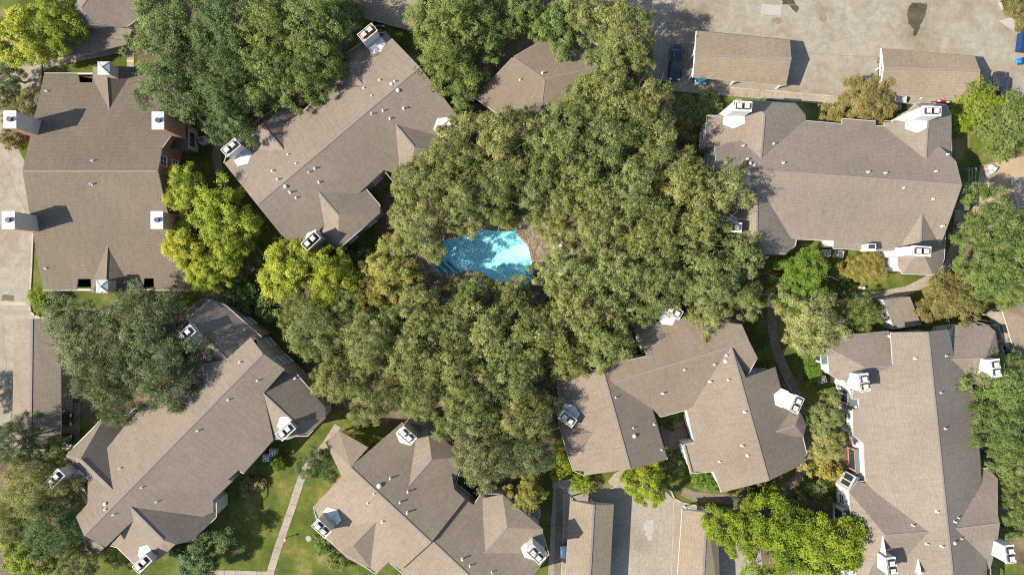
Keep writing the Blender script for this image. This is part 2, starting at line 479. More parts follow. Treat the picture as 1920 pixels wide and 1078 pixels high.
soil_zones = [
    [(700, 380), (800, 300), (900, 150), (1000, 190), (1240, 150), (1300, 300), (1420, 420), (1440, 560), (1380, 620), (1200, 600), (1030, 720), (1050, 860), (900, 930),
     (780, 800), (640, 790), (540, 650), (520, 560), (640, 500), (720, 470)],
    [(250, -40), (700, -40), (660, 90), (560, 220), (420, 300), (260, 180)],
    [(770, -40), (1200, -40), (1230, 140), (1000, 190), (850, 200), (780, 90)],
    [(90, 580), (360, 560), (400, 680), (200, 800), (110, 760)],
    [(-60, 820), (140, 830), (130, 900), (190, 1060), (120, 1140), (-60, 1140)],
    [(1540, 730), (1610, 740), (1620, 900), (1560, 920)],
    [(1810, 380), (1990, 350), (1990, 560), (1800, 560)],
    [(1880, 640), (1990, 640), (1990, 1140), (1850, 1000), (1840, 740)],
    [(1360, 940), (1600, 930), (1640, 1140), (1340, 1140)],
]
def sheet_with_pool_gap(name, pts, z, mat):
    bm = bmesh.new()
    o_ = gp(pts); outer = [bm.verts.new((p.x, p.y, z)) for p in o_]
    inner = [bm.verts.new((p.x, p.y, z)) for p in pool_w]
    es = []
    for ring in (outer, inner):
        for i in range(len(ring)): es.append(bm.edges.new((ring[i], ring[(i + 1) % len(ring)])))
    bmesh.ops.triangle_fill(bm, use_beauty=True, use_dissolve=False, edges=es)
    cx = sum(p.x for p in pool_w) / len(pool_w)
    def inside(pt):
        c = False; n = len(pool_w)
        for i in range(n):
            a, b = pool_w[i], pool_w[(i + 1) % n]
            if (a.y > pt.y) != (b.y > pt.y) and pt.x < (b.x - a.x) * (pt.y - a.y) / (b.y - a.y) + a.x: c = not c
        return c
    kill = [f for f in bm.faces if inside(f.calc_center_median())]
    bmesh.ops.delete(bm, geom=kill, context='FACES_ONLY')
    for f in bm.faces:
        if f.normal.z < 0: f.normal_flip()
    me = bpy.data.meshes.new(name); bm.to_mesh(me); bm.free()
    me.materials.append(mat)
    return tag(link(bpy.data.objects.new(name, me)), kind='structure')

for i, z in enumerate(soil_zones):
    zz = smooth_poly(z, 2)
    if i == 0: sheet_with_pool_gap("soil_bed", zz, 0.004, M['soil'])
    else: sheet("soil_bed", zz, 0.004, M['soil'])
sheet_with_pool_gap("pool_deck", smooth_poly([(775, 470), (820, 420), (900, 400), (1000, 405), (1075, 425), (1085, 480), (1040, 540), (1010, 575), (900, 570), (820, 545), (780, 520)], 2), 0.012, M['deck'])

# pool
pool = empty("swimming_pool", P(905, 480))
tag(pool, "free-form swimming pool of turquoise water under the oak canopy", "swimming pool")
def wb(mb, name, mats, parent, root, smooth=False):
    mb.v = [v - root.location for v in mb.v]
    return mb.build(name, mats, parent, smooth)
mb = MB(); ring_strip(mb, pool_w, 0.32, 0.0, 0.07); wb(mb, "coping", M['coping'], pool, pool)
mb = MB()
for i in range(len(pool_w)):
    a, b = pool_w[i], pool_w[(i + 1) % len(pool_w)]
    mb.poly([(b.x, b.y, 0.0), (a.x, a.y, 0.0), (a.x, a.y, -1.3), (b.x, b.y, -1.3)])
mb.poly([(p.x, p.y, -1.3) for p in pool_w])
wb(mb, "basin", M['plaster'], pool, pool)
mb = MB(); mb.poly([(p.x, p.y, -0.12) for p in pool_w]); wb(mb, "water_surface", M['water'], pool, pool)
for k in range(6):                                # entry steps at the shallow end
    a, b = P(806 + k * 6.0, 494 - k * 1.0), P(826 + k * 6.5, 514 - k * 1.0)
    mb = MB(); mb.beam((a.x, a.y, -0.35 - 0.15 * k), (b.x, b.y, -0.35 - 0.15 * k), 0.16, 0.3)
    wb(mb, "step", M['teal'] if k % 2 else M['plaster'], pool, pool)

# fallen leaves round the pool
def leaf_litter(n, cx, cy, rx, ry, seed):
    r = np.random.default_rng(seed); v, f = [], []
    k = 0
    while k < n:
        t = r.uniform(0, 6.283); q = math.sqrt(r.uniform(0, 1))
        x, y = cx + rx * q * math.cos(t), cy + ry * q * math.sin(t)
        p = P(x, y); s = r.uniform(0.04, 0.11); a = r.uniform(0, 6.283)
        c = 0.03 + 0.02 * r.uniform()
        e = Vector((math.cos(a), math.sin(a), r.uniform(-.4, .4))) * s; g = Vector((-math.sin(a), math.cos(a), r.uniform(-.4, .4))) * s * 0.6
        p = p + Vector((0, 0, c + 0.05)); i0 = len(v)
        v += [p - e, p + g, p + e, p - g]; f.append([i0, i0 + 1, i0 + 2, i0 + 3]); k += 1
    return v, f
v, f = [], []
for (n, cx, cy, rx, ry) in ((1500, 850, 425, 60, 25), (1300, 1020, 450, 45, 45), (900, 815, 530, 45, 22), (900, 1010, 520, 25, 30)):
    vv, ff = leaf_litter(n, cx, cy, rx, ry, n)
    o = len(v); v += vv; f += [[i + o for i in q] for q in ff]
mesh_obj("fallen_leaves", v, f, M['litter'])
tag(bpy.data.objects["fallen_leaves"], "rust brown fallen leaves strewn over the pool deck", "leaves", kind="stuff")

# parking lots and roads
lot = sheet("parking_lot", [(1085, -120), (2100, -120), (2100, 225), (1890, 212), (1740, 200), (1690, 194), (1566, 182), (1426, 170), (1295, 160), (1250, 153), (1085, 150)], 0.008, M['concrete_lot'])
tag(lot, "wide mottled concrete parking court with two carports")
def jag(pts, amp, seed, sub=4):
    r = random.Random(seed); out = []
    for i in range(len(pts)):
        a, b = pts[i], pts[(i + 1) % len(pts)]
        for k in range(sub):
            t = k / sub
            out.append((a[0] + (b[0] - a[0]) * t + r.uniform(-amp, amp), a[1] + (b[1] - a[1]) * t + r.uniform(-amp, amp)))
    return out
sheet("oil_stain", jag([(1712, 5), (1738, 6), (1735, 28), (1726, 48), (1716, 68), (1711, 68), (1714, 55), (1702, 45), (1700, 28), (1705, 12)], 1.6, 3), 0.014, M['oil'], lot)
sheet("rust_stain", jag([(1446, 34), (1460, 33), (1470, 40), (1462, 46), (1448, 42)], 2.0, 5), 0.014, M['rust_stain'], lot)
sheet("rust_stain", jag([(1536, 30), (1546, 28), (1551, 35), (1545, 43), (1536, 39)], 1.5, 6), 0.014, M['rust_stain'], lot)
sheet("oil_stain", jag([(1468, -4), (1488, 2), (1500, 16), (1494, 24), (1480, 12), (1466, 6)], 2.2, 8), 0.014, M['oil'], lot)
sheet("concrete_patch", [(1428, 8), (1466, 11), (1464, 30), (1426, 27)], 0.014, M['patch'], lot)
def strip(name, pts, w, z0, z1, mat, parent=None):
    mb = MB(); q = gp(pts)
    for i in range(len(q) - 1):
        a, b = q[i], q[i + 1]
        e = (b - a).normalized() * (0.0 if i == 0 else w * 0.3)
        mb.beam(Vector((a.x - e.x, a.y - e.y, (z0 + z1) / 2)), Vector((b.x, b.y, (z0 + z1) / 2)), w, z1 - z0)
    o = mb.build(name, mat, parent)
    if parent is None: tag(o, kind='structure')
    return o
for pts in ([(1744, -5), (1738, 40), (1736, 98)], [(1560, 104), (1655, 107)], [(1700, 4), (1745, 8)], [(1480, 100), (1570, 101)]):
    strip("expansion_joint", pts, 0.07, 0.008, 0.015, M['joint'], lot)
sheet("concrete_patch", [(1872, 40), (1905, 30), (1990, 45), (1990, 75), (1905, 62)], 0.014, M['patch'], lot)

def crack(p0, p1, seed, parent, w=0.05):
    r = random.Random(seed); pts = []
    n = max(4, int(math.hypot(p1[0] - p0[0], p1[1] - p0[1]) / 9))
    for i in range(n + 1):
        t = i / n; pts.append((p0[0] + (p1[0] - p0[0]) * t + r.uniform(-2.2, 2.2), p0[1] + (p1[1] - p0[1]) * t + r.uniform(-2.2, 2.2)))
    strip("crack", pts, w, 0.008, 0.0145, M['joint'], parent)
for i, (a_, b_) in enumerate((((1330, 10), (1420, 40)), ((1466, 12), (1530, 3)), ((1500, 95), (1640, 60)), ((1560, 20), (1600, 100)), ((1745, 60), (1870, 90)), ((1840, 40), (1850, 120)), ((1380, 30), (1360, 62)), ((1650, 20), (1700, 90)))):
    crack(a_, b_, i, lot)
road = sheet("road", [(-120, 230), (20, 255), (45, 300), (57, 345), (62, 437), (57, 540), (57, 584), (68, 594), (90, 597), (135, 597), (137, 850), (-120, 870)], 0.008, M['concrete_lot'])
sheet("road", [(20, 70), (78, 70), (78, 160), (72, 230), (45, 262), (-120, 240), (-120, 70)], 0.010, M['concrete_old'])
strip("expansion_joint", [(-20, 568), (50, 569)], 0.45, 0.008, 0.016, M['kerb'], road)
sheet("oil_stain", jag([(4, 553), (26, 553), (27, 564), (4, 563)], 1.0, 12), 0.014, M['oil'], road)
lot2 = sheet("parking_court", [(1038, 905), (1120, 918), (1148, 914), (1166, 905), (1240, 912), (1262, 935), (1300, 946), (1420, 955), (1440, 1200), (1020, 1200)], 0.008, M['concrete_old'])
for pts in ([(1263, 940), (1262, 1000), (1257, 1120)], [(1058, 925), (1052, 1120)]):
    strip("expansion_joint", pts, 0.10, 0.008, 0.015, M['kerb'], lot2)
sheet("concrete_patch", jag([(1207, 978), (1222, 975), (1226, 990), (1220, 1012), (1214, 1010), (1208, 992)], 2.5, 22), 0.014, M['patch'], lot2)

for i, (a_, b_) in enumerate((((1160, 930), (1230, 1000)), ((1200, 1010), (1195, 1078)), ((1240, 950), (1225, 1070)))): crack(a_, b_, 40 + i, lot2)
for i, (a_, b_) in enumerate((((5, 300), (50, 400)), ((10, 480), (55, 470)), ((5, 610), (20, 760)))): crack(a_, b_, 60 + i, road)
# kerbs
strip("kerb", [(1262, 156), (1295, 159.5), (1426, 169.5), (1566, 181.5), (1690, 193), (1790, 201)], 0.17, 0, 0.13, M['kerb'])
strip("kerb", [(62, 405), (62.5, 437), (60, 500), (57.5, 545)], 0.2, 0, 0.13, M['kerb'])
strip("kerb", [(56, 575), (58, 585), (66, 592), (78, 596), (94, 597)], 0.3, 0, 0.14, M['kerb'])
strip("kerb", [(78.5, 60), (78.5, 118), (77, 160)], 0.16, 0, 0.13, M['kerb'])
strip("kerb", [(1871, -25), (1874, 5), (1880, 20), (1892, 28), (1925, 33), (2000, 40)], 0.28, 0, 0.14, M['kerb'])
sheet("lawn_island", [(1874, -30), (1876, 4), (1882, 18), (1894, 25), (1925, 30), (2100, 42), (2100, -30)], 0.11, M['lawn'])
strip("kerb", [(1140, 917), (1150, 914), (1160, 906), (1172, 906)], 0.16, 0, 0.13, M['kerb'])
strip("kerb", [(1240, 913), (1258, 920), (1264, 934), (1280, 942), (1305, 947)], 0.2, 0, 0.13, M['kerb'])

def walkway(name, label, pts, width, slab, mat, z=0.045):
    """a path bed with every slab its own piece"""
    q = gp(pts); parent = None
    L = [0.0]
    for i in range(len(q) - 1): L.append(L[-1] + (q[i + 1] - q[i]).length)
    n = max(1, round(L[-1] / slab))
    def at(s):
        s = min(max(s, 0), L[-1])
        for i in range(len(q) - 1):
            if s <= L[i + 1] or i == len(q) - 2:
                return q[i] + (q[i + 1] - q[i]) * ((s - L[i]) / (L[i + 1] - L[i]))
    def side(s):
        e = (at(s + 0.4) - at(s - 0.4)).normalized(); return Vector((-e.y, e.x, 0))
    bed = MB()
    for i in range(n):
        s0, s1 = L[-1] * i / n, L[-1] * (i + 1) / n
        a, b, na, nb = at(s0), at(s1), side(s0), side(s1); w = width / 2 - 0.03
        bed.poly([a - na * w, b - nb * w, b + nb * w, a + na * w])
    for v_ in bed.v: v_.z = 0.018
    root = bed.build(name, M['joint']); tag(root, label=label, kind='structure')
    for i in range(n):
        s0, s1 = L[-1] * i / n + 0.02, L[-1] * (i + 1) / n - 0.02
        a, b, na, nb = at(s0), at(s1), side(s0), side(s1); w = width / 2
        zz = z + random.uniform(-0.006, 0.006)
        mb = MB(); pts4 = [a - na * w, b - nb * w, b + nb * w, a + na * w]
        mb.prism(pts4, 0.0, zz)
        mb.build("paving_slab", mat, root)
    return root
walkway("sidewalk", "concrete sidewalk along the kerb of the parking court", [(1255, 162), (1295, 166), (1430, 178), (1566, 189), (1690, 199)], 1.15, 1.7, M['walk'])
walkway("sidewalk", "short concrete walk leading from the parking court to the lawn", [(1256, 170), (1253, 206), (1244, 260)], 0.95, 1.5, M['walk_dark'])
walkway("sidewalk", "straight pale footpath crossing the lawn", [(634, 797), (612, 832), (580, 868), (567, 890), (548, 950), (520, 1030), (496, 1110)], 1.0, 1.55, M['walk'])
walkway("sidewalk", "footpath running into the straight pale path", [(380, 1074), (440, 1075), (502, 1077)], 0.9, 1.5, M['walk'])
walkway("sidewalk", "curved footpath on the lawn below the stepped white chimney house", [(1800, 395), (1793, 450), (1778, 500), (1740, 525), (1703, 545), (1640, 556), (1570, 558), (1520, 560)], 1.25, 1.6, M['walk'])
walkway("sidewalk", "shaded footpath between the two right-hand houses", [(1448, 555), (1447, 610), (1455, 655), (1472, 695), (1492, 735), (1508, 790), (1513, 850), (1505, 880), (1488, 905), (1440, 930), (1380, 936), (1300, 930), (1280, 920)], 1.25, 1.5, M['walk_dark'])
walkway("sidewalk", "concrete ramp walk behind the carport", [(1036, 906), (1090, 909), (1130, 911)], 1.2, 1.5, M['walk'])
walkway("sidewalk", "short entry walk between the shrubs", [(1148, 910), (1160, 895), (1178, 888)], 1.6, 1.5, M['walk'])
walkway("sidewalk", "walk with a yellow edge beside the four-chimney house", [(79, 127), (110, 116), (150, 108), (212, 95), (250, 88)], 1.0, 1.6, M['walk'])
walkway("sidewalk", "entry walk with a yellow step", [(245, 88), (245, 126)], 0.9, 1.3, M['walk'])
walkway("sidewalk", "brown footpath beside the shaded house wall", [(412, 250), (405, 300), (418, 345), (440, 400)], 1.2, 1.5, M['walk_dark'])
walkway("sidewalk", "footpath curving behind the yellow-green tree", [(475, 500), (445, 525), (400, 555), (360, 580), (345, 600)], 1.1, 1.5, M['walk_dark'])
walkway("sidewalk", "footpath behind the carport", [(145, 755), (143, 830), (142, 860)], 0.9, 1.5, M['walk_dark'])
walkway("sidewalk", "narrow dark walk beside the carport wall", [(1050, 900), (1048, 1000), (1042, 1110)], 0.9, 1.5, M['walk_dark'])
strip("painted_edge", [(110.5, 111), (113, 121)], 0.25, 0.04, 0.062, M['yellow'])
strip("painted_edge", [(238, 115), (251, 115)], 0.22, 0.04, 0.062, M['yellow'])

# play sand, slab, edging
sand = sheet("sand_area", [(1838, 312), (1925, 292), (2050, 270), (2050, 470), (1815, 430), (1832, 360)], 0.008, M['sand'])
slab = empty("court_slab", P(1940, 345)); tag(slab, kind='structure')
mb = MB(); mb.prism(gp([(1896, 338), (2000, 300), (2020, 380), (1910, 390)]), 0.0, 0.08); wb(mb, "paving", M['concrete_lot'], slab, slab)
for a, b in (((1895, 338), (2000, 300)), ((1895, 338), (1909, 390))):
    A, B = P(*a), P(*b); mb = MB(); mb.beam((A.x, A.y, 0.06), (B.x, B.y, 0.06), 0.22, 0.12); wb(mb, "border", M['kerb'], slab, slab)
ed = [(1831, 313), (1850, 308), (1875, 302), (1900, 296), (1930, 289), (1960, 282)]
root = empty("timber_edging", P(1890, 299)); tag(root, "weathered timber edging between lawn and sand", "edging")
for i in range(len(ed) - 1):
    a, b = P(*ed[i]), P(*ed[i + 1]); mb = MB(); mb.beam((a.x, a.y, 0.1), (b.x, b.y, 0.1), 0.16, 0.22); wb(mb, "sleeper", M['timber'], root, root)
fr = empty("flat_porch_roof", P(1875, 615)); tag(fr, "pale flat porch roof with a dark skylight beside the tan roof", "porch roof")
mb = MB(); mb.prism([P(x, y, 2.9) for x, y in ((1849, 590), (1853, 584), (1883, 584), (1904, 640), (1893, 656), (1880, 640), (1870, 607), (1862, 598))], 2.7, 2.9); wb(mb, "roof_slab", M['walk'], fr, fr)
mb = MB(); q = [P(x, y, 2.96) for x, y in ((1874, 608), (1889, 608), (1893, 624), (1878, 624))]; mb.prism(q, 2.88, 2.98); wb(mb, "skylight", M['dark_metal'], fr, fr)
for x, y in ((1853, 590), (1868, 610), (1882, 640)):
    q = P(x, y, 2.7); mb = MB(); mb.box((q.x, q.y, 1.35), (.16, .16, 2.7)); wb(mb, "post", M['timber_white'], fr, fr)

# ------------------------------------------------------------------ houses
WINDOW_MESH = {}
def window_meshes():
    f = MB()                                     # frame of a 1.2 x 1.3 m window, x along the wall, y outward
    for (cx, cz, w, h) in ((0, 0.68, 1.36, 0.09), (0, -0.68, 1.36, 0.09), (-0.64, 0, 0.09, 1.28), (0.64, 0, 0.09, 1.28), (0, 0, 0.06, 1.28), (0, 0.02, 1.2, 0.05)):
        f.box((cx, 0.05, cz), (w, 0.12, h))
    f.box((0, 0.09, -0.76), (1.46, 0.2, 0.06))
    g = MB(); g.box((0, 0.02, 0), (1.2, 0.04, 1.28))
    a = f.build("window", M['frame']); b = g.build("pane", M['glass'])
    WINDOW_MESH['f'], WINDOW_MESH['g'] = a.data, b.data
    bpy.data.objects.remove(a); bpy.data.objects.remove(b)
window_meshes()

VENT = {}
def vent_meshes():
    mb = MB()                                    # plumbing stack with flashing skirt
    mb.tube((0, 0, -0.05), (0, 0, 0.08), 0.24, 0.15, 10, 0); mb.tube((0, 0, 0.05), (0, 0, 0.48), 0.09, 0.09, 10, 0); mb.tube((0, 0, 0.48), (0, 0, 0.53), 0.12, 0.12, 10, 0)
    a = mb.build("roof_vent", M['vent'], smooth=False)
    mb = MB()                                    # squat attic vent with a hood
    mb.tube((0, 0, -0.05), (0, 0, 0.08), 0.32, 0.26, 12, 0); mb.tube((0, 0, 0.05), (0, 0, 0.3), 0.17, 0.17, 12, 0); mb.tube((0, 0, 0.28), (0, 0, 0.42), 0.34, 0.10, 12, 0)
    b = mb.build("attic_vent", M['vent'])
    VENT['s'], VENT['b'] = a.data, b.data
    bpy.data.objects.remove(a); bpy.data.objects.remove(b)
vent_meshes()

FLUE = {}
def flue_meshes():
    mb = MB()
    mb.box((0, 0, 0.13), (0.72, 0.72, 0.26), 1)
    for sx in (-1, 1):
        for sy in (-1, 1): mb.box((sx * 0.3, sy * 0.3, 0.33), (0.06, 0.06, 0.16), 1)
    mb.box((0, 0, 0.43), (0.60, 0.60, 0.06), 0, 0, 0.82)
    mb.box((0, 0, 0.34), (0.34, 0.34, 0.14), 1)
    a = mb.build("flue_cap", [M['flue_cap'], M['flue_dark']]); FLUE['c'] = a.data
    bpy.data.objects.remove(a)
flue_meshes()

class House:
    def __init__(self, name, label, cat, base_px, roof='roof_b', wall='cream', group=None, thick=0.17):
        self.root = empty(name, P(*base_px)); tag(self.root, label, cat, group)
        self.faces, self.ridges, self.roofm, self.wallm, self.thick = [], [], roof, wall, thick
        self.wallq = []
    def face(self, pts): self.faces.append([Vector(p) for p in pts])
    def main(self, plane, px, first=None):
        self.face([p if isinstance(p, Vector) else plane.at(*p) for p in px])
    def ridge(self, a, b): self.ridges.append((Vector(a), Vector(b)))
    def wing(self, plane, inner, Q, ae, a, be, b, hip=True, cap=None, zin=None):
        """cross wing: ridge from inner (on the main plane) out to Q; a, b: eave points of each side from the outer corner inward; ae, be (x, y, z) fix each side's plane"""
        I = plane.at(*inner) if zin is None else P(inner[0], inner[1], zin)
        q = P0(Q[0], Q[1], I.z)
        ia = I + (I - q).normalized() * 0.25
        pa, pb = Plane(I, q, P(*ae)), Plane(I, q, P(*be))
        A = [pa.at(*p) for p in a]; B = [pb.at(*p) for p in b]
        self.face([ia, q] + A); self.face([q, ia] + B[::-1])
        if hip:
            mid = [P0(c[0], c[1], (A[0].z + B[0].z) / 2) for c in (cap or [])]
            ring = [B[0]] + mid + [A[0]]
            for k in range(len(ring) - 1): self.face([q, ring[k], ring[k + 1]])
        self.ridge(ia, q)
        return I, q, A, B
    def z_at(self, x, y):
        o = Vector((0, 0, H)); dr = (P(x, y, 0) - o); best = None
        for f in self.faces:
            for i in range(1, len(f) - 1):
                a, b, c = f[0], f[i], f[i + 1]
                e1, e2 = b - a, c - a; h = dr.cross(e2); det = e1.dot(h)
                if abs(det) < 1e-9: continue
                s = o - a; u = s.dot(h) / det
                if u < -1e-4 or u > 1.0001: continue
                q = s.cross(e1); v = dr.dot(q) / det
                if v < -1e-4 or u + v > 1.0001: continue
                t = e2.dot(q) / det
                if best is None or t < best[0]: best = (t, o + dr * t)
        return best[1] if best else None
    def z_down(self, X, Y):
        best = None
        for f in self.faces:
            for i in range(1, len(f) - 1):
                a, b, c = f[0], f[i], f[i + 1]
                det = (b.y - c.y) * (a.x - c.x) + (c.x - b.x) * (a.y - c.y)
                if abs(det) < 1e-9: continue
                l1 = ((b.y - c.y) * (X - c.x) + (c.x - b.x) * (Y - c.y)) / det; l2 = ((c.y - a.y) * (X - c.x) + (a.x - c.x) * (Y - c.y)) / det; l3 = 1 - l1 - l2
                if min(l1, l2, l3) > -1e-4:
                    zq = l1 * a.z + l2 * b.z + l3 * c.z
                    if best is None or zq > best: best = zq
        return best
    def vents(self, px, big=()):
        for i, (x, y) in enumerate(px):
            p = self.z_at(x, y)
            if p is None: continue
            k = 'b' if i in big else 's'
            o = bpy.data.objects.new("attic_vent" if k == 'b' else "roof_vent", VENT[k]); link(o, self.root)
            o.location = p - self.root.location; o.rotation_euler = (0, 0, random.uniform(0, 3))
            s = random.uniform(0.6, 0.85); o.scale = (s, s, s * random.uniform(0.8, 1.25))
    def finish(self, outline, inset=0.38, gutters=True, win=True, zfloor=0.0, notwin=()):
        root = self.root; R = root.location
        # roof: every plane a slab with its own shingle courses
        v, fc, mi, uvs = [], [], [], []
        for f in self.faces:
            n = Vector((0, 0, 0))
            for i in range(len(f)):
                a, b = f[i], f[(i + 1) % len(f)]
                n += Vector(((a.y - b.y) * (a.z + b.z), (a.z - b.z) * (a.x + b.x), (a.x - b.x) * (a.y + b.y)))
            if n.z < 0: f = f[::-1]; n = -n
            n.normalize()
            hz = Vector((0, 0, 1)).cross(n)
            hz = hz.normalized() if hz.length > 1e-3 else Vector((1, 0, 0))
            sl = n.cross(hz)
            k = len(v); m = len(f)
            v += f + [p - Vector((0, 0, self.thick)) for p in f]
            fc.append(list(range(k, k + m))); mi.append(0)
            uvs += [(p.dot(hz), p.dot(sl)) for p in f]
            fc.append(list(range(k + m, k + 2 * m))[::-1]); mi.append(1); uvs += [(0, 0)] * m
            for i in range(m):
                j = (i + 1) % m
                fc.append([k + m + i, k + m + j, k + j, k + i]); mi.append(1); uvs += [(0, 0)] * 4
        o = mesh_obj("roof", [p - R for p in v], fc, [M[self.roofm], M['soffit']], root, mi)
        uvl = o.data.uv_layers.new(name="UVMap")
        uvl.data.foreach_set("uv", [c for q in uvs for c in q])
        self.roof = o
        for a, b in self.ridges:
            if (b - a).length < 1.0: continue
            mb = MB(); e = (b - a).normalized()
            mb.beam(a + e * 0.1 + Vector((0, 0, 0.005)), b - e * 0.1 + Vector((0, 0, 0.005)), 0.2, 0.03); wb(mb, "ridge_cap", M['ridge'], root, root)
        # walls
        w = [Vector(p) for p in outline]
        if area2(w) < 0: w = w[::-1]
        n = len(w); ins = []
        for i in range(n):
            a, b, c = w[i - 1], w[i], w[(i + 1) % n]
            d1 = Vector((b.x - a.x, b.y - a.y, 0)); d2 = Vector((c.x - b.x, c.y - b.y, 0))
            if d1.length < 1e-4 or d2.length < 1e-4: ins.append(b.copy()); continue
            d1.normalize(); d2.normalize()
            n1, n2 = Vector((-d1.y, d1.x, 0)), Vector((-d2.y, d2.x, 0))
            k = max(0.5, 1 + n1.dot(n2)); ins.append(b + (n1 + n2) * (inset / k))
        for q in ins:                             # walls stop under the roof planes
            zq = self.z_down(q.x, q.y)
            if zq is not None: q.z = min(q.z, zq)
        mb = MB()
        for i in range(n):
            a, b = ins[i], ins[(i + 1) % n]
            mb.poly([(a.x, a.y, zfloor), (b.x, b.y, zfloor), (b.x, b.y, b.z - self.thick + 0.03), (a.x, a.y, a.z - self.thick + 0.03)])
        wl = wb(mb, "wall", M[self.wallm], root, root)
        for i in range(n):
            a, b = ins[i], ins[(i + 1) % n]
            e = Vector((b.x - a.x, b.y - a.y, 0)); Ln = e.length
            if Ln < 0.3: continue
            e.normalize(); out = Vector((e.y, -e.x, 0)); mid = (a + b) / 2
            oa, ob = w[i], w[(i + 1) % n]
            if gutters and abs(oa.z - ob.z) < 0.5 and (ob - oa).length > 0.7:
                g = MB(); zz = Vector((0, 0, -0.05)); g.beam(oa + out * 0.04 + zz, ob + out * 0.04 + zz, 0.07, 0.12); wb(g, "gutter", M['gutter'], root, root)
            toward = Vector((-mid.x, -mid.y, 0))
            if win and Ln > 2.4 and toward.length > 1 and out.dot(toward.normalized()) > 0.25:
                k = max(1, int(Ln / 3.0))
                for r_ in (1.6, 4.6):
                    if min(a.z, b.z) < r_ + 0.85: continue
                    for q in range(k):
                        t = (q + 0.5) / k
                        pt = Vector((a.x + (b.x - a.x) * t, a.y + (b.y - a.y) * t, r_))
                        fo = bpy.data.objects.new("window", WINDOW_MESH['f']); link(fo, root)
                        fo.location = pt - R; fo.rotation_euler = (0, 0, math.atan2(-out.x, out.y))
                        go = bpy.data.objects.new("pane", WINDOW_MESH['g']); link(go, fo)
        return wl
    def chimney(self, px, z, ax, up=None, w=2.15, dp=1.1, zb=0.0, tray='metal_tray', side='white', saddle=1.6, flues=2):
        """twin-flue chase: px of the top, ax image direction of the long side, up image direction towards the ridge"""
        z += ZSH; c = P0(px[0], px[1], z); e = Vector((ax[0], -ax[1], 0)).normalized(); nrm = Vector((-e.y, e.x, 0))
        if up is not None and nrm.dot(Vector((up[0], -up[1], 0))) < 0: nrm = -nrm
        rz = math.atan2(e.y, e.x); root = self.root
        mb = MB(); mb.box((c.x, c.y, (zb + z - 0.1) / 2), (w, dp, z - 0.1 - zb), 0, rz)
        ch = wb(mb, "chimney", M[side], root, root)
        mb = MB(); mb.box((c.x, c.y, z - 0.06), (w + 0.10, dp + 0.10, 0.12), 0, rz)
        t = wb(mb, "tray", M[tray], ch, root)
        for s, l in ((-1, w), (1, w)):
            q = c + nrm * (s * (dp / 2 + 0.03)); mb = MB()
            mb.beam(q - e * (l / 2 + 0.06) + Vector((0, 0, 0.04)), q + e * (l / 2 + 0.06) + Vector((0, 0, 0.04)), 0.07, 0.12); wb(mb, "rim", M['metal_white'], ch, root)
            q = c + e * (s * (w / 2 + 0.03)); mb = MB()
            mb.beam(q - nrm * (dp / 2) + Vector((0, 0, 0.04)), q + nrm * (dp / 2) + Vector((0, 0, 0.04)), 0.07, 0.12); wb(mb, "rim", M['metal_white'], ch, root)
        for k in range(flues):
            q = c + e * ((k - (flues - 1) / 2) * 0.92)
            fo = bpy.data.objects.new("flue_cap", FLUE['c']); link(fo, ch)
            fo.location = q - root.location; fo.rotation_euler = (0, 0, rz)
        if saddle and up is not None:             # white metal cricket shedding water round the chase
            base = c + nrm * (dp / 2)
            def on_roof(q, dz):
                zr_ = self.z_down(q.x, q.y)
                return Vector((q.x, q.y, (zr_ if zr_ is not None else z - 2.2) + dz))
            E_ = on_roof(base + nrm * saddle, 0.04)
            L_, R_ = on_roof(base - e * (w / 2 + 0.12), 0.05), on_roof(base + e * (w / 2 + 0.12), 0.05)
            for q in (L_, R_): q.z = max(q.z, E_.z - 1.0)
            T = Vector((base.x, base.y, max(E_.z, L_.z + 0.1, R_.z + 0.1)))
            L2 = on_roof(base - e * (w / 2 + 0.12) + nrm * (saddle * 0.6), 0.05); R2 = on_roof(base + e * (w / 2 + 0.12) + nrm * (saddle * 0.6), 0.05)
            mb = MB()
            def both(q):
                nn = (q[1] - q[0]).cross(q[2] - q[0])
                mb.poly(q if nn.z > 0 else q[::-1])
            both([T, E_, L2]); both([T, L2, L_]); both([T, R_, R2]); both([T, R2, E_])
            dn = Vector((0, 0, -1.6))
            for p_, q_ in ((L_, L2), (L2, E_), (E_, R2), (R2, R_)): mb.poly([p_, q_, q_ + dn, p_ + dn])
            wb(mb, "cricket", M['metal_white'], ch, root)
        return ch

def V6(lst, z=6.0):
    out = []
    for p in lst:
        if isinstance(p, Vector): out.append(p)
        elif len(p) == 3: out.append(P(*p))
        else: out.append(P(p[0], p[1], z))
    return out

# --- far-left house with four brick chimneys
ZSH = -3.4
h = House("apartment_house", "brown-shingled house with four brick chimneys and two small gables", "house", (190, 335), 'roof_a', 'brick')
R1, R2 = P(42, 321, 9.9), P(296, 321, 9.9)
NP, SP = Plane(R1, R2, P(83, 138, 6)), Plane(R1, R2, P(80, 544, 6))
h.main(NP, [R1, (83, 138), (146, 138), (149, 155), (173, 155), (174, 138), (338, 138), (342, 200), (320, 255), (304, 277), R2])
h.main(SP, [R1, R2, (312, 390), (330, 440), (357, 544), (289, 544), (288, 522), (270, 522), (268, 544), (171, 544), (170, 523), (146, 523), (144, 544), (80, 544)])
h.ridge(R1, R2)
h.wing(NP, (204, 205), (198, 124), (174, 140, 6.25), [(174, 126), (174, 162)], (262, 140, 5.5), [(264, 126), (263, 165)], hip=False)
h.wing(SP, (201, 462), (197, 547), (172, 540, 6.25), [(172, 549), (172, 518)], (266, 540, 5.5), [(268, 549), (259, 515)], hip=False)
h.vents([(88, 172), (174, 302), (173, 346), (86, 503)])
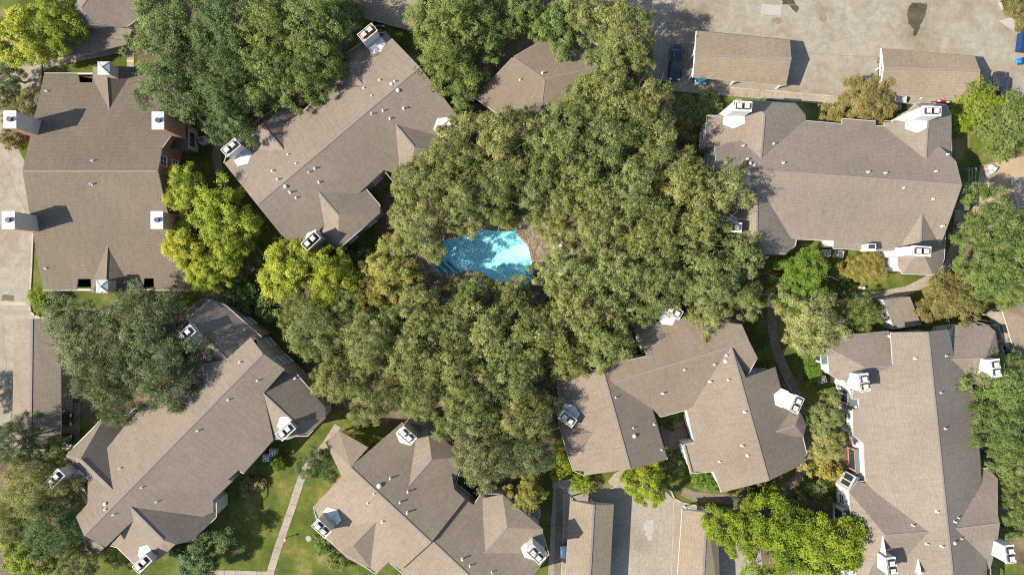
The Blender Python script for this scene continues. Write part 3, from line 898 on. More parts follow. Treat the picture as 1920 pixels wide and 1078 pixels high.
h.finish(V6([(83, 138), R1, (80, 544), (357, 544), (330, 440, 7.5), (312, 390, 8.5), R2, (304, 277, 9), (320, 255, 8.6), (342, 200, 7.4), (338, 138)]))
for a, b in (((146, 139), (174, 139)), ((146, 543), (170, 543)), ((268, 543), (289, 543))):
    mb = MB(); A, B = P(a[0], a[1], 5.95), P(b[0], b[1], 5.95); mb.beam(A, B, 0.16, 0.16); wb(mb, "fascia_beam", M['gutter'], h.root, h.root)
def brick_chimney(h, px, z, w, dp, zb=0.0, grey=False):
    z += ZSH; c = P0(px[0], px[1], z); R = h.root
    mb = MB(); mb.box((c.x, c.y, (zb + z) / 2), (w, dp, z - zb))
    ch = wb(mb, "chimney", M['brick'], R, R)
    mb = MB(); mb.box((c.x, c.y, z + 0.07), (w + 0.12, dp + 0.12, 0.14)); wb(mb, "cap", M['metal_white'], ch, R)
    mb = MB(); mb.tube((c.x + 0.12, c.y, z + 0.14), (c.x + 0.12, c.y, z + 0.5), 0.3, 0.3, 14, 0); mb.box((c.x - 0.2, c.y, z + 0.26), (0.5, 0.5, 0.24), 1)
    wb(mb, "flue_cap", [M['flue_dark'], M['flue_cap']], ch, R)
    if grey:
        mb = MB(); mb.box((c.x + w / 2 + 0.02, c.y, (zb + z) / 2), (0.04, dp - 0.1, z - zb - 0.05)); wb(mb, "siding_panel", M['panel'], ch, R)
brick_chimney(h, (20, 225), 12.2, 1.4, 2.0, 0, True)
brick_chimney(h, (17, 413), 12.2, 1.4, 2.0, 0, True)
brick_chimney(h, (297, 227), 12.2, 1.35, 2.0)
brick_chimney(h, (295, 413), 12.2, 1.35, 2.0)
def cupola(h, px, z, s):
    z += ZSH; c = P0(px[0], px[1], z); R = h.root
    mb = MB(); mb.box((c.x, c.y, z - 1.2), (s, s * 1.1, 2.3)); cu = wb(mb, "vent_chase", M['cream'], R, R)
    mb = MB(); q = s / 2 + 0.1; t = s * 0.55 + 0.1
    cs = [Vector((c.x + i * q, c.y + j * t, z - 0.05)) for i, j in ((-1, -1), (1, -1), (1, 1), (-1, 1))]; ap = Vector((c.x, c.y, z + 0.45))
    for i in range(4): mb.poly([cs[i], cs[(i + 1) % 4], ap])
    mb.poly(cs[::-1])
    for i in range(4): mb.beam(cs[i] + Vector((0, 0, 0.02)), ap + Vector((0, 0, 0.02)), 0.05, 0.05)
    wb(mb, "pyramid_cap", M['metal_white'], cu, R)
cupola(h, (194, 128), 8.9, 1.3); cupola(h, (191, 537), 8.9, 1.3)
# projecting bay with windows on the court side
ZSH = 0.0
mb = MB(); c = P(343, 262, 2.0); mb.box((c.x, c.y, 1.6), (2.2, 2.6, 3.2)); bay = wb(mb, "bay", M['grey'], h.root, h.root)
mb = MB(); mb.box((c.x, c.y, 3.28), (2.5, 2.9, 0.14)); wb(mb, "bay_roof", M['roof_a'], bay, h.root)
for zc in (1.8,):
    mb = MB(); mb.box((c.x + 1.12, c.y, zc), (0.06, 1.8, 1.2)); wb(mb, "pane", M['glass'], bay, h.root)

# --- rotated house, upper middle
ZSH = -1.5
h = House("apartment_house", "slanting taupe house with rusty-topped chimneys in the upper middle", "house", (640, 265), 'roof_b', 'grey')
zr = 8.9; R1, R2 = P(787, 126, zr), P(482, 384, zr)
NP, SP = slope_plane(R1, R2, 0.38, P(560, 180)), slope_plane(R1, R2, 0.40, P(730, 360))
h.main(NP, [R1, (724, 61), (600, 179), (565, 212), (420, 306), R2])
h.main(SP, [R1, (868, 230), (835, 262), (762, 330), (720, 319), (684, 352), (600, 430), (562, 470), (527, 440), R2])
h.ridge(R1, R2)
h.wing(NP, (679, 159), (654, 127), (597, 140, 6.1), [(597, 137), (606, 195)], (703, 66, 5.1), [(702, 64), (690, 112)])
h.wing(NP, (532, 282), (495, 238), (436, 262, 6.0), [(434, 262), (438, 290), (470, 305)], (548, 195, 5.0), [(542, 185), (562, 212)])
h.wing(SP, (742, 234), (777, 276), (752, 352, 5.3), [(764, 352), (747, 352), (738, 330)], (836, 270, 6.0), [(839, 288), (850, 255), (800, 245)])
h.wing(SP, (597, 360), (635, 404), (600, 450, 5.2), [(634, 467), (588, 455)], (712, 385, 6.0), [(712, 400), (712, 385), (684, 352), (664, 348)])
h.vents([(682, 166), (697, 180), (712, 151), (734, 158), (740, 154), (746, 170), (718, 208), (697, 214), (757, 204), (731, 223), (540, 290), (555, 307),
         (511, 321), (521, 337), (535, 350), (579, 323), (590, 316), (598, 342), (544, 361), (555, 371)], big=(5, 3, 14))
zz = lambda pl, x, y: pl.at(x, y)
h.finish(V6([zz(NP, 724, 61), R1, zz(SP, 868, 230), (839, 288), (764, 352), (747, 352), (720, 319), (684, 352), (712, 385), (712, 400), (634, 467), (588, 458), zz(SP, 527, 440), R2,
             zz(NP, 420, 306), (434, 262), (542, 185), (565, 212), (600, 179), (597, 137), (702, 64)]))
h.chimney((433, 277), 8.6, (26, -22), (22, 26), zb=0)
h.chimney((689, 62), 8.8, (26, -21), (21, 26), tray='rust')
h.chimney((837, 240), 8.8, (26, -21), (-21, -26), tray='rust')
h.chimney((583, 452), 8.6, (24, -23), (-10, -23), tray='flue_dark', side='grey', saddle=1.0)

# --- upper right house
h = House("apartment_house", "grey-brown house with white corner chimneys beside the parking court", "house", (1560, 345), 'roof_d', 'white')
zr = 9.0; R1, R2 = P(1343, 313, zr), P(1804, 347, zr)
NP, SP = slope_plane(R1, R2, 0.40, P(1560, 200)), slope_plane(R1, R2, 0.36, P(1560, 500))
h.main(NP, [R1, (1340, 275), (1395, 262), (1430, 226), (1509, 227), (1579, 233), (1579, 223), (1642, 228), (1642, 237), (1658, 237), (1662, 232), (1720, 240), (1780, 290), (1793, 303), R2])
h.main(SP, [R1, R2, (1785, 402), (1760, 470), (1683, 472), (1563, 466), (1563, 451), (1493, 448), (1440, 446), (1345, 400)])
h.ridge(R1, R2)
h.wing(NP, (1427, 298), (1434, 213), (1325, 240, 5.9), [(1381, 187), (1358, 218), (1326, 217), (1322, 275), (1395, 279)], (1509, 222, 6.1), [(1492, 195), (1509, 215), (1509, 228), (1503, 234)])
h.wing(NP, (1736, 299), (1740, 224), (1662, 236, 6.2), [(1718, 194), (1703, 209), (1697, 228), (1658, 230), (1659, 240)], (1784, 260, 6.2), [(1773, 197), (1783, 214), (1784, 232), (1782, 301)])
h.wing(SP, (1729, 399), (1726, 464), (1683, 470, 6.0), [(1692, 513), (1683, 497), (1683, 470), (1690, 440)], (1773, 440, 6.0), [(1749, 515), (1764, 501), (1770, 485), (1774, 402)])
h.wing(SP, (1421, 345), (1419, 432), (1345, 430, 5.9), [(1370, 474), (1346, 450), (1345, 385)], (1492, 452, 5.9), [(1471, 477), (1491, 460), (1493, 446)])
h.vents([(1393, 274), (1450, 270), (1401, 299), (1406, 307), (1413, 310), (1468, 306), (1404, 325), (1627, 323), (1659, 325), (1694, 352), (1754, 322), (1749, 373), (1776, 290), (1766, 424)], big=(3, 6))
h.finish(V6([(1326, 217), (1358, 218), (1381, 187), (1492, 195), (1509, 215), (1509, 227), (1579, 233), (1579, 223), (1642, 228), (1642, 237), (1658, 237), (1658, 228), (1696, 228), (1703, 209),
             (1718, 194), (1773, 197), (1783, 214), (1784, 301), (1793, 303, 7.4), R2, (1785, 402, 7.2), (1774, 402), (1770, 485), (1764, 501), (1749, 515), (1692, 513), (1683, 497), (1683, 470),
             (1563, 466), (1563, 451), (1493, 448), (1491, 460), (1471, 477), (1370, 474), (1346, 450), (1345, 375), R1, (1340, 275, 7.6), (1322, 275)]))
h.chimney((1392, 200), 10.1, (1, 0.06), (0, 1), tray='metal_white', saddle=1.4)
h.chimney((1746, 209), 10.2, (1, 0.03), (0, 1), w=2.2, tray='metal_white', saddle=1.4)
h.chimney((1727, 471), 9.8, (1, 0.06), (-1, -0.2), w=2.2, tray='metal_white', saddle=0)
h.chimney((1373, 426), 9.0, (1, 0.08), (0, -1), tray='metal_white', saddle=1.0)
mb = MB(); A = P(1634, 464, 7.4); mb.box((A.x, A.y, 5.1), (1.1, 0.9, 1.7)); lb = wb(mb, "roof_box", M['white'], h.root, h.root)
mb = MB(); mb.box((A.x, A.y + 0.1, 5.97), (0.8, 0.5, 0.04)); wb(mb, "vent_opening", M['flue_dark'], lb, h.root)

# --- long house, lower left
h = House("apartment_house", "long diagonal house with small cross wings in the lower left", "house", (330, 830), 'roof_b', 'cream')
zr = 9.3; R1, R2 = P(493, 663, zr), P(157.6, 1004, zr)
NP, SP = slope_plane(R1, R2, 0.38, P(250, 720)), slope_plane(R1, R2, 0.38, P(460, 920))
h.main(NP, [R1, (470, 632), (425, 673), (340, 690), (240, 790), (165, 885), (164, 944), (142, 968), R2])
h.main(SP, [R1, (534, 692), (494, 737), (512, 824), (497, 842), (456, 887), (447, 881), (427, 899), (436, 901), (399, 937), (400, 960), (330, 990), (260, 985), (247, 978), (198, 1025), R2])
h.ridge(R1, R2)
h.wing(NP, (425, 673), (374, 620), (335, 625, 6.0), [(352, 597), (325, 640), (330, 690)], (455, 600, 5.9), [(395, 562), (403, 565), (416, 577), (423, 573), (490, 632), (470, 640), (440, 668)])
h.wing(NP, (211, 918), (151, 860), (126, 865, 6.0), [(124, 853), (130, 882), (165, 935)], (212, 775, 5.0), [(197, 780), (240, 778), (236, 805)])
h.wing(SP, (494, 738), (551, 791), (520, 826, 6.0), [(559, 817), (540, 824), (506, 824)], (585, 733, 6.0), [(610, 764), (555, 700), (534, 695)], cap=[(610, 783), (576, 817)])
h.wing(SP, (244.5, 950), (306, 1012), (232, 1040, 6.0), [(262, 1062), (252, 1057), (220, 1026), (207, 1022), (247, 978)], (395, 978, 6.0), [(329, 1020), (361, 1012), (405, 969), (405, 942), (399, 936)], cap=[(300, 1046)])
h.vents([(371, 807), (266, 913), (294, 940), (226, 877), (198, 944), (198, 954), (213, 964), (459, 618), (450, 679), (483, 713), (428, 749), (554, 709)], big=(4,))
h.face([P(146, 1012, 4.4), P(160, 1000, 5.0), P(195, 1027, 5.0), P(179, 1042, 4.4)])
h.finish(V6([R1, (534, 692, 8), (555, 700), (610, 764), (610, 783), (576, 817), (559, 817), (507, 823), (497, 842), (456, 887), (447, 881), (427, 899), (436, 901), (399, 937), (405, 942), (405, 969), (361, 1012),
             (329, 1020), (300, 1046), (252, 1057), (220, 1026), (207, 1022), (198, 1025, 7.4), R2, (142, 968, 7.6), (164, 944), (130, 880), (124, 853), (197, 780), (240, 778), (330, 690), (325, 640), (352, 597),
             (395, 562), (403, 565), (423, 573), (490, 632), (470, 632, 8)]))
h.chimney((104, 897), 9.3, (24, -25), (25, 20), saddle=1.5, side='cream')
h.chimney((349, 626), 9.3, (24, -20), (20, 24), saddle=1.2, side='cream')
h.chimney((536, 808), 9.0, (24, -22), (-22, -24), saddle=1.3, side='cream')
h.chimney((267, 1056), 9.0, (24, -24), (-10, -24), saddle=1.3, side='cream')

# --- lower middle house
h = House("apartment_house", "lower middle house with a dark joint across its roof", "house", (800, 985), 'roof_b', 'cream')
zr = 9.2; R1, R2 = P(657, 875.5, zr), P(905, 1106, zr)
u = (R2 - R1); J = R1 + u * 0.612
NP, SP = slope_plane(R1, R2, 0.38, P(850, 850)), slope_plane(R1, R2, 0.38, P(620, 1050))
dz = Vector((0, 0, -0.55)); NL, SL = Plane(R1 + dz, R2 + dz, NP.at(800, 900) + dz), Plane(R1 + dz, R2 + dz, SP.at(640, 1000) + dz)
Jd = SL.at(808, 1016)
h.main(NP, [R1, (752, 793), (801, 797), (840, 850), (852, 917), (872, 936), J])
h.main(SP, [R1, J, (752, 1068), (729, 1053), (705, 1075), (650, 1045), (600, 1000), (588, 949)])
RR = R2 + dz
h.main(NL, [J + dz, (872, 936), (888, 946), (902, 926), (935, 950), (1000, 1000), (1029, 1041), (960, 1130), RR])
h.main(SL, [J + dz, RR, (850, 1160), (760, 1078), (752, 1068)])
h.ridge(R1, J); h.ridge(J + dz, RR)
h.wing(NP, (767, 909), (809.6, 861), (782, 806, 6.1), [(800, 793), (780, 800), (765, 845)], (866, 880, 6.1), [(868, 856), (852, 908)])
h.wing(NL, (910, 1036), (951, 989), (915, 928, 6.0), [(942, 926), (905, 934)], (1022, 1020, 6.0), [(1018, 992), (1018, 1000), (1024, 1024), (975, 1040)])
h.wing(SP, (705, 978), (662, 1022), (612, 1004, 6.0), [(640, 1032), (600, 998), (640, 978)], (722, 1065, 5.0), [(703, 1075), (729, 1053), (712, 1030)])
pj, pk = NP.at(690, 839), SP.at(640, 893); lo = Vector((0, 0, -0.12))
h.face([P(610, 828, 4.6), P(635, 806, 4.9), pj + lo, R1 + lo, pk + lo])
h.vents([(711, 910), (732, 896), (701, 925), (690, 943), (765, 921), (750, 941), (764, 960), (717, 977), (867, 1047), (881, 1060), (922, 1072)], big=(0,))
h.finish(V6([R1, (752, 793), (800, 793), (868, 856), (852, 917), (888, 946), (902, 926), (942, 926), (1018, 992), (1018, 1000), NL.at(1029, 1041), NL.at(960, 1130), RR, SL.at(850, 1160), SL.at(760, 1078), (729, 1053), (703, 1075), (600, 1000), zz(SP, 588, 949)]))
h.chimney((763, 816), 9.3, (24, 21), (-10, 21), saddle=1.3, tray='metal_white')
h.chimney((603, 990), 8.9, (24, 22), (24, -24), saddle=1.6, side='cream')
h.chimney((1005, 1039), 9.2, (24, 24), (-24, 0), saddle=1.4)
mb = MB(); A, B = P(640, 806, 0), P(612, 829, 0)
for q in ((640, 812), (615, 832)):
    A = P(q[0], q[1], 3.7); mb = MB(); mb.box((A.x, A.y, 1.1), (0.2, 0.2, 2.2)); wb(mb, "porch_post", M['timber_white'], h.root, h.root)

# --- lower right-of-centre house with an open court
h = House("apartment_house", "rosy-shingled house wrapped round a small open court", "house", (1290, 770), 'roof_g', 'white')
zl = 8.4; L1, L2 = P(1129, 688, zl), P(1182, 879, zl)
WP, EP = slope_plane(L1, L2, 0.36, P(1050, 800)), slope_plane(L1, L2, 0.38, P(1240, 800))
h.main(WP, [L1, L2, (1096, 891), (1095, 883), (1075, 882), (1064, 850), (1049, 798), (1046, 709)])
h.main(EP, [L1, L2, (1251, 861), (1223, 766), (1200, 720), (1150, 685)])
h.ridge(L1, L2)
C1, C2 = P(1148, 717, zl), P(1405, 640, zl)
CN, CS = slope_plane(C1, C2, 0.34, P(1290, 560)), slope_plane(C1, C2, 0.34, P(1290, 780))
h.main(CN, [C1, (1131, 690), (1160, 680), (1213, 668), (1191, 609), (1285, 596), (1391, 608), C2])
h.main(CS, [C1, C2, (1420, 670), (1399, 705), (1287, 768), (1239, 781), (1223, 766)])
h.ridge(C1, C2)
E1, E2 = P(1372, 652, zl + 0.1), P(1441.5, 901, zl + 0.1)
WP2, EP2 = slope_plane(E1, E2, 0.36, P(1300, 820)), slope_plane(E1, E2, 0.40, P(1500, 800))
h.main(WP2, [E1, E2, (1353, 923), (1338, 883), (1295, 887), (1281, 834), (1303, 830), (1287, 763)])
h.main(EP2, [E1, (1399, 708), (1453, 688), (1468, 744), (1492, 770), (1504, 819), (1512, 849), (1500, 873), E2])
h.ridge(E1, E2)
h.wing(EP2, (1455, 809), (1492, 797), (1486, 771, 6.3), [(1500, 774), (1478, 770), (1470, 785)], (1500, 819, 6.3), [(1507, 819), (1480, 817)], cap=[(1511, 795)])
h.wing(WP, (1112, 811), (1080, 816), (1064, 800, 6.6), [(1050, 799), (1056, 792), (1075, 800)], (1070, 850, 6.6), [(1064, 850), (1080, 850)])
h.vents([(1154, 745), (1187, 802), (1189, 817), (1226, 795), (1240, 843), (1283, 693), (1242, 737), (1339, 683), (1360, 677), (1361, 666), (1331, 715), (1365, 712), (1396, 772), (1391, 835), (1401, 853), (1349, 865)], big=(8, 14, 2))
h.finish(V6([(1046, 709), (1131, 686, 8), (1213, 668, 8), (1191, 609), (1285, 596), (1391, 608), C2, (1420, 670, 7.4), (1399, 708, 7.4), (1453, 688), (1468, 744), (1500, 774), (1511, 795), (1505, 819), (1512, 849), (1500, 873),
             E2, (1353, 923), (1338, 883), (1295, 887), (1281, 834), (1303, 830), (1287, 768), (1239, 781), (1223, 766), (1251, 861), L2, (1096, 891), (1075, 882), (1064, 850), (1049, 798)]))
h.chimney((1064, 785), 8.0, (22, 16), (26, -10), saddle=1.2, w=2.0)
h.chimney((1263, 584), 8.6, (22, 13), (-8, 22), saddle=1.4, w=2.0)
h.chimney((1493, 758), 8.8, (10, -22), (-22, 0), saddle=1.7, w=2.0)
mb = MB(); mb.prism([P(1236, 800), P(1282, 788), P(1296, 838), P(1250, 845)], 0, 0.06); wb(mb, "court_paving", M['walk_dark'], h.root, h.root)

# --- lower right house
h = House("apartment_house", "tall lower right house with white chimneys and bay windows", "house", (1740, 850), 'roof_d', 'white')
zr = 9.6; R1, R2 = P(1740, 622, zr), P(1792, 1130, zr)
WP, EP = slope_plane(R1, R2, 0.42, P(1600, 850)), slope_plane(R1, R2, 0.44, P(1860, 850))
h.main(WP, [R1, (1670, 623), (1674, 686), (1625, 692), (1600, 720), (1598, 747), (1610, 748), (1611, 766), (1599, 768), (1600, 816), (1619, 830), (1623, 902), (1640, 920), (1650, 1000), (1640, 1130), R2])
h.main(EP, [R1, R2, (1850, 1130), (1850, 1010), (1839, 880), (1836, 840), (1841, 837), (1838, 760), (1820, 716), (1790, 672), (1778, 618)])
h.ridge(R1, R2)
h.wing(WP, (1674, 686), (1622, 688), (1600, 624, 6.3), [(1551, 651), (1576, 633), (1578, 628), (1666, 620), (1672, 640)], (1590, 714, 6.4), [(1572, 712), (1583, 712), (1602, 740), (1650, 730)], cap=[(1555, 700)])
h.wing(WP, (1741, 997), (1660, 1003), (1608, 906, 6.2), [(1592, 922), (1608, 903), (1623, 905), (1640, 910)], (1640, 1110, 6.2), [(1610, 1120), (1740, 1120)], cap=[(1600, 1022)])
h.wing(EP, (1784, 674), (1848, 671), (1840, 607, 6.3), [(1866, 622), (1852, 609), (1833, 610), (1830, 605), (1788, 610), (1782, 645)], (1860, 718, 6.3), [(1873, 700), (1850, 724), (1818, 718)], cap=[(1872, 660)])
h.wing(EP, (1792, 991), (1875, 981), (1862, 886, 6.2), [(1871, 966), (1871, 897), (1852, 878), (1839, 878)], (1850, 1066, 6.4), [(1871, 1010), (1857, 1066), (1800, 1075)], hip=False)
h.vents([(1667, 630), (1715, 672), (1773, 667), (1763, 736), (1771, 803), (1756, 958), (1711, 984), (1737, 1019), (1765, 1023), (1789, 977), (1796, 970), (1789, 1017), (1802, 1009)], big=(0, 11))
h.face([P(1656, 562, 4.3), P(1706, 556, 4.3), P(1728, 609, 4.5), P(1677, 617, 4.5)])
h.finish(V6([R1, (1778, 618, 7.6), (1784, 645, 7.5), (1788, 610), (1830, 605), (1852, 609), (1866, 622), (1872, 660), (1873, 700), (1850, 720), (1838, 760), (1836, 840), (1839, 878), (1852, 878), (1871, 897),
             (1875, 981, 7.4), (1857, 1066), (1857, 1130), (1605, 1130), (1600, 1022), (1592, 922), (1608, 903), (1623, 902), (1619, 830), (1600, 816), (1599, 768), (1611, 766), (1610, 748), (1598, 747),
             (1583, 712), (1572, 712), (1555, 700), (1551, 651), (1576, 633), (1578, 628), (1670, 621, 6.8)]))
mb = MB()
for a, b in (((1656, 562), (1706, 556)), ((1706, 556), (1728, 609)), ((1677, 617), (1656, 562))):
    A, B = P(a[0], a[1], 4.2), P(b[0], b[1], 4.2); mb.poly([(A.x, A.y, 0), (B.x, B.y, 0), B, A])
for v_ in mb.v: pass
wb(mb, "entry_wall", M['white'], h.root, h.root)
h.chimney((1620, 717), 9.4, (2, 15), (1, 0), w=2.1, saddle=0)
h.chimney((1671, 1061), 9.8, (2, 14), (1, 0), w=2.1, saddle=0)
h.chimney((1893, 1038), 9.8, (2, 14), (-1, 0), w=2.1, saddle=0)
h.chimney((1866, 690), 9.6, (2, 15), (-1, 0), w=2.1, saddle=0, tray='metal_white')
for a, b, c in (((1653, 988), (1650, 1033), (1658, 1010)), ((1722, 1043), (1716, 1072), (1727, 1076))):   # white cheek walls standing on the roof
    pa, pb = h.z_at(*a), h.z_at(*b)
    if pa and pb:
        mb = MB(); up = Vector((0, 0, 1.25)); t = Vector((0.12, 0, 0))
        q = [pa - Vector((0, 0, .2)), pb - Vector((0, 0, .2)), pb + up]
        mb.poly(q); mb.poly([p + t for p in q][::-1])
        for i in range(3): mb.poly([q[i], q[i] + t, q[(i + 1) % 3] + t, q[(i + 1) % 3]])
        wb(mb, "cheek_wall", M['metal_white'], h.root, h.root)
# bay windows and balcony front on the court side
ZSH = 0.0
def bay(h, px, z0, z1, w, dpt, rz, wall, n=2):
    c = P(px[0], px[1], (z0 + z1) / 2); R = h.root
    mb = MB(); mb.box(c, (w, dpt, z1 - z0), 0, rz); b = wb(mb, "bay", M[wall], R, R)
    mb = MB(); mb.box((c.x, c.y, z1 + 0.06), (w + 0.2, dpt + 0.2, 0.12), 0, rz); wb(mb, "bay_roof", M['teal'], b, R)
    e = Vector((math.cos(rz), math.sin(rz), 0)); nn = Vector((-e.y, e.x, 0))
    for k in range(n):
        q = c - e * (w / 2 + 0.02) + nn * ((k + 0.5) / n - 0.5) * dpt * 0.9
        mb = MB(); mb.box((q.x, q.y, c.z), (0.06, dpt * 0.9 / n - 0.2, (z1 - z0) * 0.6), 0, rz); wb(mb, "pane", M['glass'], b, R)
bay(h, (1541, 655), 0.2, 3.4, 1.5, 3.2, 0.06, 'white', 2)
bay(h, (1590, 738), 0.2, 3.3, 1.2, 2.4, 0.06, 'white', 2)
bay(h, (1597, 905), 0.2, 3.6, 1.4, 2.0, -0.5, 'white', 2)
bay(h, (1606, 860), 0.2, 2.4, 1.2, 3.0, 0.06, 'brick', 1)
bay(h, (1580, 985), 0.2, 3.4, 0.9, 5.0, 0.05, 'white', 3)

# --- clubhouse under the oaks
h = House("clubhouse", "low hip-roofed clubhouse half hidden by oaks above the pool", "house", (1000, 155), 'roof_g', 'cream')
zr = 4.7; R1, R2 = P(962, 108, zr), P(1021, 149, zr)
a, b, c, e = P(1038, 64, 3.6), P(1122, 126, 3.6), P(1008, 264, 3.6), P(890, 184, 3.6)
h.face([R1, R2, b, a]); h.face([R2, c, b]); h.face([R2, R1, e, c]); h.face([R1, a, e])
for p, q in ((R1, R2), (R2, b), (R2, c), (R1, a), (R1, e)): h.ridge(p, q)
h.vents([(1017, 138), (975, 150)])
h.finish([a, b, c, e])

# --- top-left house
h = House("apartment_house", "brown roof under a tree's shadow at the top left corner", "house", (190, 10), 'roof_b', 'cream')
zr = 5.9; R1, R2 = P(152, 14, zr), P(205, -60, zr)
a = P(166, 46, 4.3); S1 = Plane(R1, R2, P(238, 50, 4.2)); S2 = Plane(R1, R2, P(96, 52, 4.2))
sb, sc_, sd, se = S1.at(170, 47), S1.at(238, 50), S1.at(264, 32), S1.at(250, -75)
f_, g_ = S2.at(96, 52), S2.at(70, -75)
h.face([R1, sb, sc_, sd, se, R2]); h.face([R1, R2, g_, f_]); h.face([R1, f_, P(130, 54, 4.1), sb])
h.ridge(R1, R2)
h.face([P(104, 74, 2.7), P(116, 107, 2.5), P(170, 100, 2.5), P(236, 84, 2.5), P(248, 55, 3.2), P(166, 45, 3.4), P(120, 55, 3.2)])
h.finish([sb, sc_, sd, se, g_, f_])

# --- tan roof at the right edge
h = House("annex_building", "tan roof corner at the right edge beside the pale concrete pad", "house", (1950, 610), 'roof_g', 'cream')
h.face([P(1879, 579, 3.4), P(2020, 540, 3.4), P(2060, 600, 5.0), P(1990, 625, 5.0)]); h.face([P(1879, 579, 3.4), P(1990, 625, 5.0), P(2010, 700, 5.0), P(1912, 690, 3.4)])
h.finish([P(1879, 579, 3.4), P(2020, 540, 3.4), P(2060, 600, 3.4), P(2030, 700, 3.4), P(1912, 690, 3.4)])

# --- porch roof and trellis beside the upper right house
porch = empty("porch_roof", P(1810, 368)); tag(porch, "small slate-grey porch roof in the shadow of the gable", "porch roof")
mb = MB(); mb.prism([P(1788, 338, 2.8), P(1820, 343, 2.8), P(1817, 395, 2.8), P(1786, 390, 2.8)], 2.7, 2.85); wb(mb, "roof_slab", M['roof_d'], porch, porch)
for q in ((1818, 347), (1815, 391)):
    A = P(q[0], q[1], 2.7); mb = MB(); mb.box((A.x, A.y, 1.35), (0.14, 0.14, 2.7)); wb(mb, "post", M['timber_white'], porch, porch)
tr = empty("trellis", P(1824, 350)); tag(tr, "dark trellis of three parallel rails beside the sand", "trellis")
for x0, x1 in ((1817, 1815), (1823, 1820), (1829.5, 1827)):
    A, B = P(x0, 315, 2.2), P(x1, 372, 2.2); mb = MB(); mb.beam(A, B, 0.12, 0.14); wb(mb, "rail", M['timber_grey'], tr, tr)
    for q in (A, B):
        mb = MB(); mb.box((q.x, q.y, 1.06), (0.11, 0.11, 2.12)); wb(mb, "post", M['timber_grey'], tr, tr)

# ------------------------------------------------------------------ carports
def carport(label, TL, TR, BR, BL, A, B, ze, zr, posts, truss=None, mat='roof_p'):
    """gable carport: eave corners TL TR BR BL, ridge A (between TL and BL) to B"""
    h = House("carport", label, "carport", ((TL[0] + BR[0]) / 2, (TL[1] + BR[1]) / 2), mat, 'white', group="carports", thick=0.14)
    tl, tr, br, bl = (P(q[0], q[1], ze) for q in (TL, TR, BR, BL)); a, b = P(A[0], A[1], zr), P(B[0], B[1], zr)
    h.face([tl, tr, b, a]); h.face([a, b, br, bl]); h.ridge(a, b)
    root, R = h.root, h.root.location
    # roof only (no walls)
    keep = h.finish
    v, fc, mi, uvs = [], [], [], []
    for f in h.faces:
        n = (f[1] - f[0]).cross(f[2] - f[0])
        if n.z < 0: f = f[::-1]; n = -n
        n.normalize(); hz = Vector((0, 0, 1)).cross(n).normalized(); sl = n.cross(hz); k = len(v); m = len(f)
        v += f + [p - Vector((0, 0, 0.14)) for p in f]
        fc.append(list(range(k, k + m))); mi.append(0); uvs += [(p.dot(hz), p.dot(sl)) for p in f]
        fc.append(list(range(k + m, k + 2 * m))[::-1]); mi.append(1); uvs += [(0, 0)] * m
        for i in range(m):
            j = (i + 1) % m; fc.append([k + m + i, k + m + j, k + j, k + i]); mi.append(1); uvs += [(0, 0)] * 4
    o = mesh_obj("roof", [p - R for p in v], fc, [M[mat], M['timber_white']], root, mi)
    uvl = o.data.uv_layers.new(name="UVMap"); uvl.data.foreach_set("uv", [c for q in uvs for c in q])
    mb = MB(); mb.beam(a, b, 0.28, 0.05); wb(mb, "ridge_cap", M['ridge'], root, root)
    for x, y, s in posts:                        # ground position, direction of the brace
        g = P(x, y); mb = MB(); mb.box((g.x, g.y, ze / 2), (0.15, 0.15, ze - 0.1)); po = wb(mb, "post", M['timber_white'], root, root)
        mb = MB(); mb.beam((g.x, g.y, ze - 0.9), (g.x + s[0], g.y + s[1], ze - 0.05), 0.1, 0.1); wb(mb, "brace", M['timber_white'], po, root)
    for (p, q, r_) in truss or []:
        mid = (p + q) / 2
        for s, t in ((p, r_), (q, r_), (p, q), (mid, r_), (p + (q - p) * .25, p + (r_ - p) * .5), (mid, p + (r_ - p) * .5), (mid, q + (r_ - q) * .5)):
            mb = MB(); dn = Vector((0, 0, -0.22)); mb.beam(s + dn, t + dn, 0.09, 0.12); wb(mb, "truss_member", M['timber_white'], root, root)
    return h
ze, zr_ = 2.6, 3.5
def gable_pts(T, B_, A): return (P(T[0], T[1], ze), P(B_[0], B_[1], ze), P(A[0], A[1], zr_))
carport("parking court carport casting a dark hexagonal shadow to its right", (1306, 58), (1481, 76), (1474, 161), (1299.5, 145), (1303, 103), (1484, 110), ze, zr_,
        [(1290, 151, (0, .8)), (1370, 159, (.0, .8)), (1455, 167, (0, .8)), (1293, 112, (0, .8)), (1372, 120, (0, .8)), (1452, 127, (0, .8))], [gable_pts((1306, 58), (1299.5, 145), (1303, 103))])
carport("parking court carport between the brownish and the bright shrubs", (1653, 91), (1828, 106), (1836, 193), (1650, 176), (1657, 128), (1838, 133), ze, zr_,
        [(1640, 178, (0, .8)), (1725, 186, (0, .8)), (1812, 196, (0, .8)), (1642, 132, (0, .8)), (1722, 140, (0, .8)), (1805, 148, (0, .8))], [gable_pts((1653, 91), (1650, 176), (1657, 128))])
carport("long carport at the left edge under the grey-green tree", (27, 597), (22, 840), (114, 840), (114, 597), (60, 598), (57, 842), ze, zr_,
        [(122, 610, (-.8, 0)), (122, 690, (-.8, 0)), (122, 770, (-.8, 0)), (122, 832, (-.8, 0)), (60, 610, (.8, 0)), (60, 832, (.8, 0))], mat='roof_b')
